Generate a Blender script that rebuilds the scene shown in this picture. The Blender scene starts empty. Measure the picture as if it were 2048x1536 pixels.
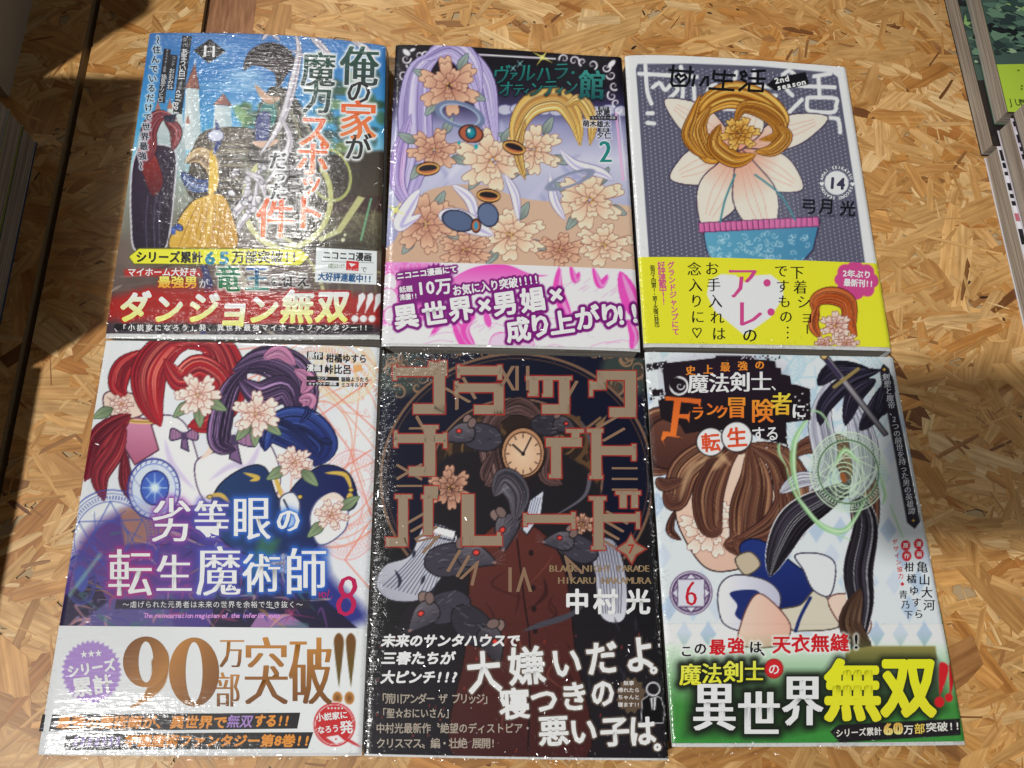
import bpy, math, random
import numpy as np
from mathutils import Matrix, Vector

# ------------------------------------------------------------------ camera
SC = bpy.context.scene
COL = SC.collection
TH = 0.2052
FPX = 1539.0
def rx(a):
    c, s = math.cos(a), math.sin(a); return np.array([[1,0,0],[0,c,-s],[0,s,c]])
def rz(a):
    c, s = math.cos(a), math.sin(a); return np.array([[c,-s,0],[s,c,0],[0,0,1]])
CM = rz(-TH) @ rx(0.3263) @ rz(0.2088)
CP = rz(-TH) @ np.array([0.0, -0.15, 0.3528])
cam_d = bpy.data.cameras.new('camera')
cam_d.sensor_width = 36.0; cam_d.lens = FPX/2048*36; cam_d.clip_start = 0.01; cam_d.clip_end = 50
cam = bpy.data.objects.new('camera', cam_d); COL.objects.link(cam)
m4 = np.eye(4); m4[:3,:3] = CM; m4[:3,3] = CP
cam.matrix_world = Matrix(m4.tolist())
SC.camera = cam

# ------------------------------------------------------------------ light
SC.view_settings.view_transform = 'Standard'; SC.view_settings.look = 'None'
SC.view_settings.exposure = 0.0; SC.view_settings.gamma = 1.0
W = bpy.data.worlds.new('World'); SC.world = W; W.use_nodes = True
W.node_tree.nodes['Background'].inputs[0].default_value = (1.0, 0.97, 0.92, 1)
W.node_tree.nodes['Background'].inputs[1].default_value = 0.02
def lamp(name, loc, target, power, size, col):
    l = bpy.data.lights.new(name, 'AREA'); l.shape = 'DISK'; l.size = size; l.energy = power; l.color = col
    o = bpy.data.objects.new(name, l); COL.objects.link(o)
    o.location = loc
    o.rotation_euler = (Vector(target)-Vector(loc)).to_track_quat('-Z', 'Y').to_euler()
    return o
lamp('shop_or_fill_lamp', (-1.20, -0.73, 2.20), (0, 0, 0), 53.0, 0.10, (1.0, 0.985, 0.95))
lamp('shop_or_fill_lamp', (2.30, 0.45, 1.90), (0, 0, 0), 3.0, 0.12, (1.0, 0.985, 0.95))  # weak fill lamp added on the right to brighten the dark spines
_sl = bpy.data.lights.new('narrow_spotlight', 'SPOT'); _sl.energy = 70.0; _sl.shadow_soft_size = 0.02; _sl.spot_size = math.radians(12); _sl.spot_blend = 0.35; _sl.color = (1.0, 0.985, 0.95)
_so = bpy.data.objects.new('narrow_spotlight', _sl); COL.objects.link(_so); _so.location = (-0.735, 1.448, 2.20)
_so.rotation_euler = (Vector((0.055, 0.03, 0))-Vector(_so.location)).to_track_quat('-Z', 'Y').to_euler()
for _i, (_x, _y) in enumerate(((-2.1, 1.1), (-1.7, .15), (-.4, 2.2), (.5, 2.4), (1.3, 1.6), (1.9, -.6), (-.5, -2.0), (.8, -2.2))):
    lamp('small_downlight', (_x, _y, 2.3), (0, 0, 0), 0.32, 0.03, (1.0, 0.985, 0.95))
if hasattr(SC, 'cycles'):
    SC.cycles.max_bounces = 8; SC.cycles.transparent_max_bounces = 16

rnd = random.Random(7)
nr = np.random.RandomState(5)

# ------------------------------------------------------------------ helpers
T0 = -0.0185                       # table top height; the covers lie at z = 0
def unproj(px, py, z=0.0):
    px = np.asarray(px, float); py = np.asarray(py, float)
    d = np.stack([(px-1024)/FPX, -(py-768)/FPX, -np.ones_like(px)], -1) @ CM.T
    t = (z-CP[2])/d[..., 2]
    return CP + d*t[..., None]
def lin(c):
    c = np.asarray(c, float)/255.0
    return np.where(c <= 0.04045, c/12.92, ((c+0.055)/1.055)**2.4)
ALB = 1.10
def alb(c): return np.clip(lin(c)*ALB, 0, 0.86)

def mat(name, color=None, attr=None, rough=0.5, spec=0.5, nodes=None):
    m = bpy.data.materials.new(name); m.use_nodes = True
    nt = m.node_tree; b = nt.nodes['Principled BSDF']
    b.inputs['Roughness'].default_value = rough
    b.inputs['Specular IOR Level'].default_value = spec
    if color is not None: b.inputs['Base Color'].default_value = (*color, 1)
    if attr:
        a = nt.nodes.new('ShaderNodeAttribute'); a.attribute_name = attr
        nt.links.new(a.outputs['Color'], b.inputs['Base Color'])
    if nodes: nodes(nt, b)
    return m

def mesh_np(name, V, F, material=None, cols=None, smooth=False):
    """V (n,3), F list of faces or (m,k) array"""
    me = bpy.data.meshes.new(name)
    V = np.asarray(V, np.float32)
    if isinstance(F, np.ndarray):
        k = F.shape[1]; n = F.shape[0]
        me.vertices.add(len(V)); me.vertices.foreach_set('co', V.ravel())
        me.loops.add(n*k); me.loops.foreach_set('vertex_index', F.astype(np.int32).ravel())
        me.polygons.add(n); me.polygons.foreach_set('loop_start', np.arange(0, n*k, k, dtype=np.int32))
        me.update(calc_edges=True)
    else:
        me.from_pydata(V.tolist(), [], [list(f) for f in F])
    if smooth: me.polygons.foreach_set('use_smooth', np.ones(len(me.polygons), bool))
    if cols is not None:
        a = me.color_attributes.new('print', 'FLOAT_COLOR', 'POINT')
        c = np.ones((len(V), 4), np.float32); c[:, :3] = cols
        a.data.foreach_set('color', c.ravel())
    if material: me.materials.append(material)
    return me
def obj(name, me, parent=None, loc=None):
    o = bpy.data.objects.new(name, me); COL.objects.link(o)
    if loc is not None: o.location = loc
    if parent is not None: o.parent = parent
    return o
def thing(name, label, cat, group=None, loc=(0,0,0)):
    o = bpy.data.objects.new(name, None); COL.objects.link(o); o.empty_display_size = 0.02
    o.location = loc; o['label'] = label; o['category'] = cat
    if group: o['group'] = group
    return o

# ------------------------------------------------------------------ glyphs (bundled fallback font)
_tc = bpy.data.curves.new('glyph_source', 'FONT'); _tc.resolution_u = 2; _tc.size = 1.0
_to = bpy.data.objects.new('glyph_source', _tc); COL.objects.link(_to)
_G = {}
def glyph(ch, off=0.0):
    key = (ch, off)
    if key in _G: return _G[key]
    _tc.body = ch; _tc.offset = off
    dg = bpy.context.evaluated_depsgraph_get(); dg.update()
    ev = _to.evaluated_get(dg); me = ev.to_mesh()
    V = np.array([v.co[:2] for v in me.vertices]).reshape(-1, 2)
    me.calc_loop_triangles()
    F = np.array([t.vertices[:] for t in me.loop_triangles]).reshape(-1, 3).astype(int)
    cnt = {}
    for f in F:
        for a, b in ((f[0],f[1]),(f[1],f[2]),(f[2],f[0])):
            k = (min(a,b), max(a,b)); cnt[k] = cnt.get(k, 0)+1
    Eg = np.array([k for k, c in cnt.items() if c == 1]).reshape(-1, 2).astype(int)
    ev.to_mesh_clear()
    _G[key] = (V, F, Eg)
    return _G[key]
WIDE = lambda ch: ord(ch) > 0x2000

# ------------------------------------------------------------------ printing on covers
class Sheet:
    """a printed sheet: a fine grid whose vertices carry the print, plus crisp lettering above it.
    All drawing coordinates are positions on the sheet measured in photo pixels."""
    def __init__(s, top, bot, v0=0.0, v1=1.0, pitch=1.95, base=(255,255,255), name='cover', zoff=0.0):
        s.name = name; s.zoff = zoff
        top = np.array(top, float); bot = np.array(bot, float)
        h = np.hypot(*(bot[0]-top[0]))*(v1-v0); w = np.hypot(*(top[-1]-top[0]))*1.03
        s.nu = max(4, int(w/pitch)); s.nv = max(2, int(h/pitch))
        U, Vv = np.meshgrid(np.linspace(0,1,s.nu+1), v0+(v1-v0)*np.linspace(0,1,s.nv+1))
        def curve(P, t):
            n = len(P); tt = np.linspace(0,1,n)
            # smooth polynomial through the points
            cx = np.polyfit(tt, P[:,0], min(3, n-1)); cy = np.polyfit(tt, P[:,1], min(3, n-1))
            return np.polyval(cx, t), np.polyval(cy, t)
        tx, ty = curve(top, U); bx, by = curve(bot, U)
        s.U, s.V = U, Vv
        s.X = tx*(1-Vv)+bx*Vv; s.Y = ty*(1-Vv)+by*Vv
        s.C = np.zeros(U.shape+(3,)); s.C[:] = base
        s.L = []           # lettering layers
        s.pitch = pitch
        s.topc, s.botc = top, bot
    # ---- painter
    def _box(s, x0, y0, x1, y1):
        m = (s.X > x0) & (s.X < x1) & (s.Y > y0) & (s.Y < y1)
        if not m.any(): return None
        r = np.where(m.any(1))[0]; c = np.where(m.any(0))[0]
        return slice(r[0], r[-1]+1), slice(c[0], c[-1]+1)
    def _blend(s, sl, a, col):
        a = np.clip(a, 0, 1)[..., None]
        s.C[sl] = s.C[sl]*(1-a) + np.asarray(col, float)*a
    @staticmethod
    def segdist(X, Y, A, B):
        d = np.full(X.shape, 1e9)
        for (ax, ay), (bx, by) in zip(A, B):
            vx, vy = bx-ax, by-ay; L = vx*vx+vy*vy+1e-9
            t = np.clip(((X-ax)*vx+(Y-ay)*vy)/L, 0, 1)
            d = np.minimum(d, (X-ax-t*vx)**2+(Y-ay-t*vy)**2)
        return np.sqrt(d)
    def poly(s, P, col, soft=1.0, col2=None, g=None, line=None, lw=1.6, a=1.0, smooth=False):
        P = np.array(P, float)
        if smooth: P = spline(P, True)
        pad = soft+lw+3
        sl = s._box(P[:,0].min()-pad, P[:,1].min()-pad, P[:,0].max()+pad, P[:,1].max()+pad)
        if sl is None: return
        X, Y = s.X[sl], s.Y[sl]
        Q = np.roll(P, -1, 0)
        d = s.segdist(X, Y, P, Q)
        ins = np.zeros(X.shape, bool)
        for (ax, ay), (bx, by) in zip(P, Q):
            if ay == by: continue
            c = ((ay > Y) != (by > Y)) & (X < (bx-ax)*(Y-ay)/(by-ay)+ax)
            ins ^= c
        sd = np.where(ins, -d, d)
        c = np.asarray(col, float)
        if col2 is not None:
            (x0, y0), (x1, y1) = g
            t = np.clip(((X-x0)*(x1-x0)+(Y-y0)*(y1-y0))/((x1-x0)**2+(y1-y0)**2), 0, 1)[..., None]
            c = c*(1-t)+np.asarray(col2, float)*t
        s._blend(sl, a*np.clip(0.5-sd/(2*max(soft, .5)), 0, 1), c)
        if line is not None: s._blend(sl, a*np.clip((lw-d)/1.2+0.5, 0, 1)*0.9, line)
    def stroke(s, P, w, col, soft=1.0, a=1.0, taper=False, smooth=True):
        P = np.array(P, float)
        if smooth and len(P) > 2: P = spline(P, False)
        wm = np.max(w); pad = wm+soft+2
        sl = s._box(P[:,0].min()-pad, P[:,1].min()-pad, P[:,0].max()+pad, P[:,1].max()+pad)
        if sl is None: return
        X, Y = s.X[sl], s.Y[sl]
        n = len(P)-1; best = np.full(X.shape, 1e9)
        for i in range(n):
            ax, ay = P[i]; vx, vy = P[i+1]-P[i]; L = vx*vx+vy*vy+1e-9
            t = np.clip(((X-ax)*vx+(Y-ay)*vy)/L, 0, 1)
            q = (i+t)/n
            ww = w*np.sin(np.pi*np.clip(q, 0.02, 0.98))**0.8 if taper is True else (w*(1-q)+.3 if taper == 'end' else w)
            best = np.minimum(best, np.sqrt((X-ax-t*vx)**2+(Y-ay-t*vy)**2)-ww/2)
        s._blend(sl, a*np.clip(0.5-best/(2*max(soft, .5)), 0, 1), col)
    def ring(s, cx, cy, rx_, ry_, w, col, a=1.0, rot=0.0, soft=0.8, dash=None):
        R = max(rx_, ry_)+w+3
        sl = s._box(cx-R, cy-R, cx+R, cy+R)
        if sl is None: return
        X, Y = s.X[sl]-cx, s.Y[sl]-cy
        c, q = math.cos(rot), math.sin(rot)
        x, y = (X*c+Y*q)/rx_, (-X*q+Y*c)/ry_
        r = np.sqrt(x*x+y*y)
        d = np.abs(r-1)*min(rx_, ry_)-w/2
        al = np.clip(0.5-d/(2*soft), 0, 1)
        if dash:
            al = al*(np.sin(np.arctan2(y, x)*dash) > 0)
        s._blend(sl, a*al, col)
    def disc(s, cx, cy, rx_, ry_, col, a=1.0, rot=0.0, soft=1.0, line=None, lw=1.5, col2=None):
        R = max(rx_, ry_)+soft+4
        sl = s._box(cx-R, cy-R, cx+R, cy+R)
        if sl is None: return
        X, Y = s.X[sl]-cx, s.Y[sl]-cy
        c, q = math.cos(rot), math.sin(rot)
        x, y = (X*c+Y*q)/rx_, (-X*q+Y*c)/ry_
        r = np.sqrt(x*x+y*y); d = (r-1)*min(rx_, ry_)
        cc = np.asarray(col, float)
        if col2 is not None:
            t = np.clip(r, 0, 1)[..., None]; cc = cc*(1-t)+np.asarray(col2, float)*t
        s._blend(sl, a*np.clip(0.5-d/(2*soft), 0, 1), cc)
        if line is not None: s._blend(sl, a*np.clip((lw-np.abs(d))/1.2+.4, 0, 1), line)
    def gradv(s, stops, a=1.0):
        """vertical gradient over image y"""
        ys = [q[0] for q in stops]; cs = np.array([q[1] for q in stops], float)
        c = np.stack([np.interp(s.Y, ys, cs[:, k]) for k in range(3)], -1)
        s.C = s.C*(1-a)+c*a
    def mottle(s, scale, amp, seed=0, sl=None):
        n = vnoise(s.X/scale, s.Y/scale, seed)*0.65+vnoise(s.X/scale*2.3, s.Y/scale*2.3, seed+1)*0.35
        s.C = np.clip(s.C+((n-0.5)*2*amp)[..., None], 0, 255)
    def plume(s, P, w, dark, mid, light, n=14, line=(40,25,30), seed=0, lw=2.0, soft=0.8):
        """a flowing tapered swath of strands with an inked edge"""
        r = random.Random(seed)
        P = spline(np.array(P, float), False)
        s.stroke(P, w+lw*2, line, taper=True, soft=soft, smooth=False)
        s.stroke(P, w, mid, taper=True, soft=soft, smooth=False)
        d = np.gradient(P, axis=0); nrm = np.stack([-d[:,1], d[:,0]], 1); nrm /= (np.hypot(*nrm.T)[:, None]+1e-9)
        q = np.sin(np.pi*np.linspace(.02, .98, len(P)))**0.8
        for i in range(int(n*2.1)):
            o = r.uniform(-.44, .44); a0 = r.randint(0, len(P)//3); a1 = r.randint(len(P)*3//5, len(P)-1)
            c = dark if r.random() < .5 else (light if r.random() < .6 else mid)
            c = np.clip(np.array(c)+r.uniform(-14, 14), 0, 255)
            Q = P[a0:a1]+nrm[a0:a1]*(q[a0:a1, None]*w*o)
            s.stroke(Q, max(1.3, r.uniform(.015, .075)*w), c, taper=True, a=r.uniform(.45, .9), smooth=False)
        for i in range(3):
            o = r.uniform(-.35, .35)
            Q = P+nrm*(q[:, None]*w*o)
            s.stroke(Q, 1.5, line, taper=True, a=.7, smooth=False)
    def rose(s, cx, cy, R, dark, mid, light, line, seed=0, n=5, sq=0.8):
        """an open flower: notched outer petals, cupped inner ones, shaded from throat to rim"""
        r = random.Random(seed); rot = r.uniform(0, 6)
        D, M, L_ = (np.array(q, float) for q in (dark, mid, light)); ln = np.array(line)*.45+D*.55
        for k in range(min(n, 5)):
            rr = R*(1.0, .8, .6, .42, .26)[k]; m = (6, 5, 5, 4, 3)[k]
            for j in range(m):
                an = rot+j*6.2832/m+k*.62+r.uniform(-.1, .1); wd = 3.6/m
                P = []
                for t, q in ((-.9,.25),(-1,.62),(-.72,.95),(-.3,1.02),(0,.93),(.3,1.03),(.72,.95),(1,.62),(.9,.25)):
                    a_ = an+t*wd*.5; P.append((cx+math.cos(a_)*rr*q*r.uniform(.97,1.03), cy+math.sin(a_)*rr*q*sq))
                tip = (cx+math.cos(an)*rr, cy+math.sin(an)*rr*sq); c0 = M*.55+D*.45
                s.poly(P, np.clip(c0+r.uniform(-8,8), 0, 255), col2=np.clip(L_ if k < 3 else M*.5+L_*.5, 0, 255), g=((cx+math.cos(an)*rr*.25, cy+math.sin(an)*rr*.25*sq), tip), smooth=True, line=ln, lw=.8)
                s.stroke([(cx+math.cos(an-.06)*rr*.45, cy+math.sin(an-.06)*rr*.45*sq), (cx+math.cos(an+.04)*rr*.8, cy+math.sin(an+.04)*rr*.8*sq)], 1.2, M*.6+D*.4, a=.5, taper=True)
        for i in range(7):
            a_ = rot+i*.9; s.disc(cx+math.cos(a_)*R*.08, cy+math.sin(a_)*R*.08*sq, max(1.2, R*.03), max(1.2, R*.03), (214,170,80) if i % 2 else D*.7)
    def leaf(s, x, y, L, an, col, line):
        ca, sa = math.cos(an), math.sin(an); P = []
        for t, q in ((0,0),(.3,.22),(.6,.2),(1,0),(.6,-.2),(.3,-.22)): P.append((x+ca*L*t-sa*L*q, y+sa*L*t+ca*L*q))
        s.poly(P, np.array(col)*.7, col2=col, g=((x,y),(x+ca*L,y+sa*L)), smooth=True, line=line, lw=.9); s.stroke([(x,y),(x+ca*L*.9,y+sa*L*.9)], 1.1, line, a=.7, smooth=False)
    def magic(s, cx, cy, rx_, ry_, col, rot=0, a=.8, w=2.0):
        s.ring(cx, cy, rx_, ry_, w*1.3, col, a, rot); s.ring(cx, cy, rx_*.93, ry_*.93, w*.7, col, a, rot)
        s.ring(cx, cy, rx_*.85, ry_*.85, w*3.5, col, a*.8, rot, dash=rx_*.9)
        s.ring(cx, cy, rx_*.77, ry_*.77, w*.9, col, a, rot); s.ring(cx, cy, rx_*.36, ry_*.36, w, col, a, rot)
        def pt(an, k=1):
            x, y = math.cos(an)*rx_*.77*k, math.sin(an)*ry_*.77*k
            return cx+x*math.cos(rot)-y*math.sin(rot), cy+x*math.sin(rot)+y*math.cos(rot)
        for o in (0, math.pi/3):
            for i in range(3):
                s.stroke([pt(o+i*2.0944+.3), pt(o+(i+1)*2.0944+.3)], w, col, a=a, smooth=False)
        for i in range(6): s.stroke([pt(i*1.0472+.3, .47), pt(i*1.0472+.8, .85)], w*.8, col, a=a, smooth=False)
    def curl(s, x, y, r, a0, turns, w, col, flip=1, a=1.0):
        t = np.linspace(0, 1, 22); an = a0+flip*t*turns*6.283; rr = r*(1-t*.85)
        s.stroke(np.stack([x+np.cos(an)*rr, y+np.sin(an)*rr], 1), w, col, taper='end', smooth=False, a=a)
    def glow_pts(s, A, B, rad, col, a=1.0, hard=0.35):
        lo = np.minimum(A.min(0), B.min(0))-rad-2; hi = np.maximum(A.max(0), B.max(0))+rad+2
        sl = s._box(lo[0], lo[1], hi[0], hi[1])
        if sl is None: return
        d = s.segdist(s.X[sl], s.Y[sl], A, B)
        al = np.clip((rad-d)/(rad*(1-hard)+1e-6), 0, 1)
        s._blend(sl, a*al, col)
    # ---- lettering
    def text(s, st, x, y, size, col, length=None, ang=0.0, bold=0.0, w=None, h=None, out=None, glow=None, col2=None,
             shear=0.0, vert=False, end=None, thin=0.0, mincho=0.0, z=0, gap=None):
        """(x,y) centre of the line; length = distance between outer glyph centres; vert: column from (x,y) to end"""
        gw = w if w else size; gh = h if h else size
        n = len(st)
        adv = [1.0 if WIDE(c) else 0.56 for c in st]
        ca, sa = math.cos(math.radians(-ang)), math.sin(math.radians(-ang))
        cen = []
        if vert:
            for i in range(n):
                t = i/max(1, n-1); cen.append((x+(end[0]-x)*t, y+(end[1]-y)*t))
        else:
            pos = []; p = 0
            for i in range(n): pos.append(p+adv[i]/2); p += adv[i]
            tot = p
            k = (length if length else tot*gw)/tot
            for i in range(n):
                o = (pos[i]-tot/2)*k; cen.append((x+o*ca, y+o*sa))
            if length and not w: gw = min(k*1.0, size*1.25)
        allA, allB, allV, allF = [], [], [], []
        off = round(-thin, 4)
        for ch, (gx, gy) in zip(st, cen):
            if ch == ' ': continue
            V, F, Eg = glyph(ch, off)
            if len(V) == 0: continue
            if WIDE(ch): c0 = np.array([0.5, 0.38])
            else: c0 = np.array([(V[:,0].min()+V[:,0].max())/2, 0.35])
            q = V-c0
            if vert and ch in 'ー～…（）()・「」': q = np.stack([q[:,1], -q[:,0]], 1)
            qx = q[:,0]*gw+q[:,1]*gh*shear; qy = -q[:,1]*gh
            P = np.stack([gx+qx*ca-qy*sa, gy+qx*sa+qy*ca], 1)
            allA.append(P[Eg[:,0]]); allB.append(P[Eg[:,1]])
            allV.append(P); allF.append(F)
        if not allV: return
        for o in (glow or []):
            for A, B in zip(allA, allB): s.glow_pts(A, B, o[0], o[1], o[2] if len(o) > 2 else .9, 0.15)
        for o in (out or []):
            for A, B in zip(allA, allB): s.glow_pts(A, B, o[0]+bold+mincho*.5, o[1], 1.0, 0.75)
        sh = [(0, 0)]
        if mincho:
            nm = max(4, int(mincho*2/.9)+1); sh = [(-mincho+2*mincho*i/(nm-1), 0) for i in range(nm)]
        if bold:
            nb = 6 if bold < 1.6 else 10
            sh = [(a_+math.cos(i*6.2832/nb)*bold, b_+math.sin(i*6.2832/nb)*bold) for a_, b_ in sh[:: max(1, len(sh)-1)] for i in range(nb)]
        for i, (dx, dy) in enumerate(sh):
            base = 0
            for P, F in zip(allV, allF):
                Q = P+np.array([dx, dy])
                if col2 is not None:
                    yy = np.clip((Q[:,1]-(P[:,1].min()))/(np.ptp(P[:,1])+1e-6), 0, 1)[:, None]
                    c = np.asarray(col, float)*(1-yy)+np.asarray(col2, float)*yy
                else: c = np.tile(np.asarray(col, float), (len(Q), 1))
                s.L.append((Q, F, c, z*3e-5+2e-5+i*1.2e-6))
    def shape(s, P, col, z=0, fan=True):
        """crisp flat printed polygon (convex)"""
        P = np.array(P, float); n = len(P)
        if n == 4:
            a, b, c_, d = P; nx = int(max(np.hypot(*(b-a)), np.hypot(*(c_-d)))/22)+1; ny = int(max(np.hypot(*(d-a)), np.hypot(*(c_-b)))/22)+1
            u, v = np.meshgrid(np.linspace(0,1,nx+1), np.linspace(0,1,ny+1)); u, v = u.ravel()[:,None], v.ravel()[:,None]
            P = a*(1-u)*(1-v)+b*u*(1-v)+c_*u*v+d*(1-u)*v; k = nx+1
            F = np.array([t for j in range(ny) for i in range(nx) for t in ((j*k+i, j*k+i+1, (j+1)*k+i+1), (j*k+i, (j+1)*k+i+1, (j+1)*k+i))])
            s.L.append((P, F, np.tile(np.asarray(col, float), (len(P), 1)), z*3e-5+1e-5)); return
        if np.ptp(P[:,0]) > 36 or np.ptp(P[:,1]) > 36:
            s.poly(P, col, soft=.6); return
        F = np.array([[0, i, i+1] for i in range(1, n-1)])
        s.L.append((P, F, np.tile(np.asarray(col, float), (n, 1)), z*3e-5+1e-5))
    # ---- build
    def zmap(s, X, Y):
        """gentle warp of the cover plus roll-off at the spine; from sheet pixels"""
        k = s.bk
        P = unproj(X, Y)[..., :2]
        q = (P-k['o'])@k['R'].T
        v = q[..., 1]/k['h']; vv = np.clip(v, 0, 1); xl = k['BL'][0]*vv; xr = k['TR'][0]*(1-vv)+k['BR'][0]*vv; u = (q[..., 0]-xl)/(xr-xl)
        uc = np.clip(u, 0, 1); vc = np.clip(v, 0, 1)
        z = k['amp']*4*uc*(1-uc)*(.35+2.2*vc*(1-vc)*(1+.5*np.sin(v*5+k['ph'])))
        z = z-0.0008*np.clip((u-.982)/.018, 0, 1)**2-0.0006*np.clip((.02-u)/.02, 0, 1)**2
        return z+s.zoff
    def build(s, bk, parent, m_print, m_letter):
        s.bk = bk
        P = unproj(s.X, s.Y); P[..., 2] = s.zmap(s.X, s.Y)
        V = P.reshape(-1, 3)
        nu, nv = s.nu+1, s.nv+1
        i = (np.arange(s.nv)[:, None]*nu+np.arange(s.nu)[None, :]).ravel()
        F = np.stack([i+nu, i+nu+1, i+1, i], 1)
        ob = obj(s.name, mesh_np(s.name, V, F, m_print, alb(np.clip(s.C, 0, 255)).reshape(-1, 3), True), parent)
        if s.L:
            VV, FF, CC = [], [], []; b = 0
            for Q, Fq, c, dz in s.L:
                w3 = unproj(Q[:,0], Q[:,1]); w3[:,2] = s.zmap(Q[:,0], Q[:,1])+dz
                # windings: make every face look up
                a, b_, c_ = w3[Fq[:,0]], w3[Fq[:,1]], w3[Fq[:,2]]
                cr = (b_-a)[:,0]*(c_-a)[:,1]-(b_-a)[:,1]*(c_-a)[:,0]
                Fq = np.where((cr < 0)[:, None], Fq[:, ::-1], Fq)
                VV.append(w3); FF.append(Fq+b); CC.append(alb(np.clip(c, 0, 255))); b += len(w3)
            obj('lettering', mesh_np('lettering', np.concatenate(VV), np.concatenate(FF), m_letter, np.concatenate(CC)), ob)
        return ob
def spline(P, closed):
    P = np.asarray(P, float); n = len(P); out = []
    seg = n if closed else n-1
    for i in range(seg):
        if closed: p0, p1, p2, p3 = P[(i-1) % n], P[i], P[(i+1) % n], P[(i+2) % n]
        else: p0, p1, p2, p3 = P[max(i-1, 0)], P[i], P[i+1], P[min(i+2, n-1)]
        for t in np.linspace(0, 1, 6, endpoint=False):
            out.append(0.5*((2*p1)+(-p0+p2)*t+(2*p0-5*p1+4*p2-p3)*t*t+(-p0+3*p1-3*p2+p3)*t**3))
    if not closed: out.append(P[-1])
    return np.array(out)
def vnoise(X, Y, seed):
    r = np.random.RandomState(seed); T = r.rand(64, 64)
    xi = np.floor(X).astype(int); yi = np.floor(Y).astype(int); fx = X-xi; fy = Y-yi
    fx = fx*fx*(3-2*fx); fy = fy*fy*(3-2*fy)
    g = lambda a, b: T[a % 64, b % 64]
    return (g(xi,yi)*(1-fx)+g(xi+1,yi)*fx)*(1-fy)+(g(xi,yi+1)*(1-fx)+g(xi+1,yi+1)*fx)*fy

#==MATERIALS
def n_print(nt, b):
    b.inputs['Coat Weight'].default_value = 0.0
M_PRINT = mat('glossy_print', attr='print', rough=0.45, spec=0.2)
M_INK = mat('lettering_ink', attr='print', rough=0.45, spec=0.2)
def n_pages(nt, b):
    tc = nt.nodes.new('ShaderNodeTexCoord'); mp = nt.nodes.new('ShaderNodeMapping')
    mp.inputs['Scale'].default_value = (16, 16, 1500)
    n = nt.nodes.new('ShaderNodeTexNoise'); n.inputs['Scale'].default_value = 1.0; n.inputs['Detail'].default_value = 3
    cr = nt.nodes.new('ShaderNodeValToRGB')
    cr.color_ramp.elements[0].position = .28; cr.color_ramp.elements[0].color = (.2, .17, .145, 1)
    cr.color_ramp.elements[1].position = .7; cr.color_ramp.elements[1].color = (.52, .48, .42, 1)
    nt.links.new(tc.outputs['Object'], mp.inputs[0]); nt.links.new(mp.outputs[0], n.inputs[0])
    nt.links.new(n.outputs[0], cr.inputs[0]); nt.links.new(cr.outputs[0], b.inputs['Base Color'])
    bp = nt.nodes.new('ShaderNodeBump'); bp.inputs['Strength'].default_value = .4; bp.inputs['Distance'].default_value = .0002
    nt.links.new(n.outputs[0], bp.inputs['Height']); nt.links.new(bp.outputs[0], b.inputs['Normal'])
M_PAGES = mat('page_edges', rough=0.85, spec=0.1, nodes=n_pages)
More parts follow.
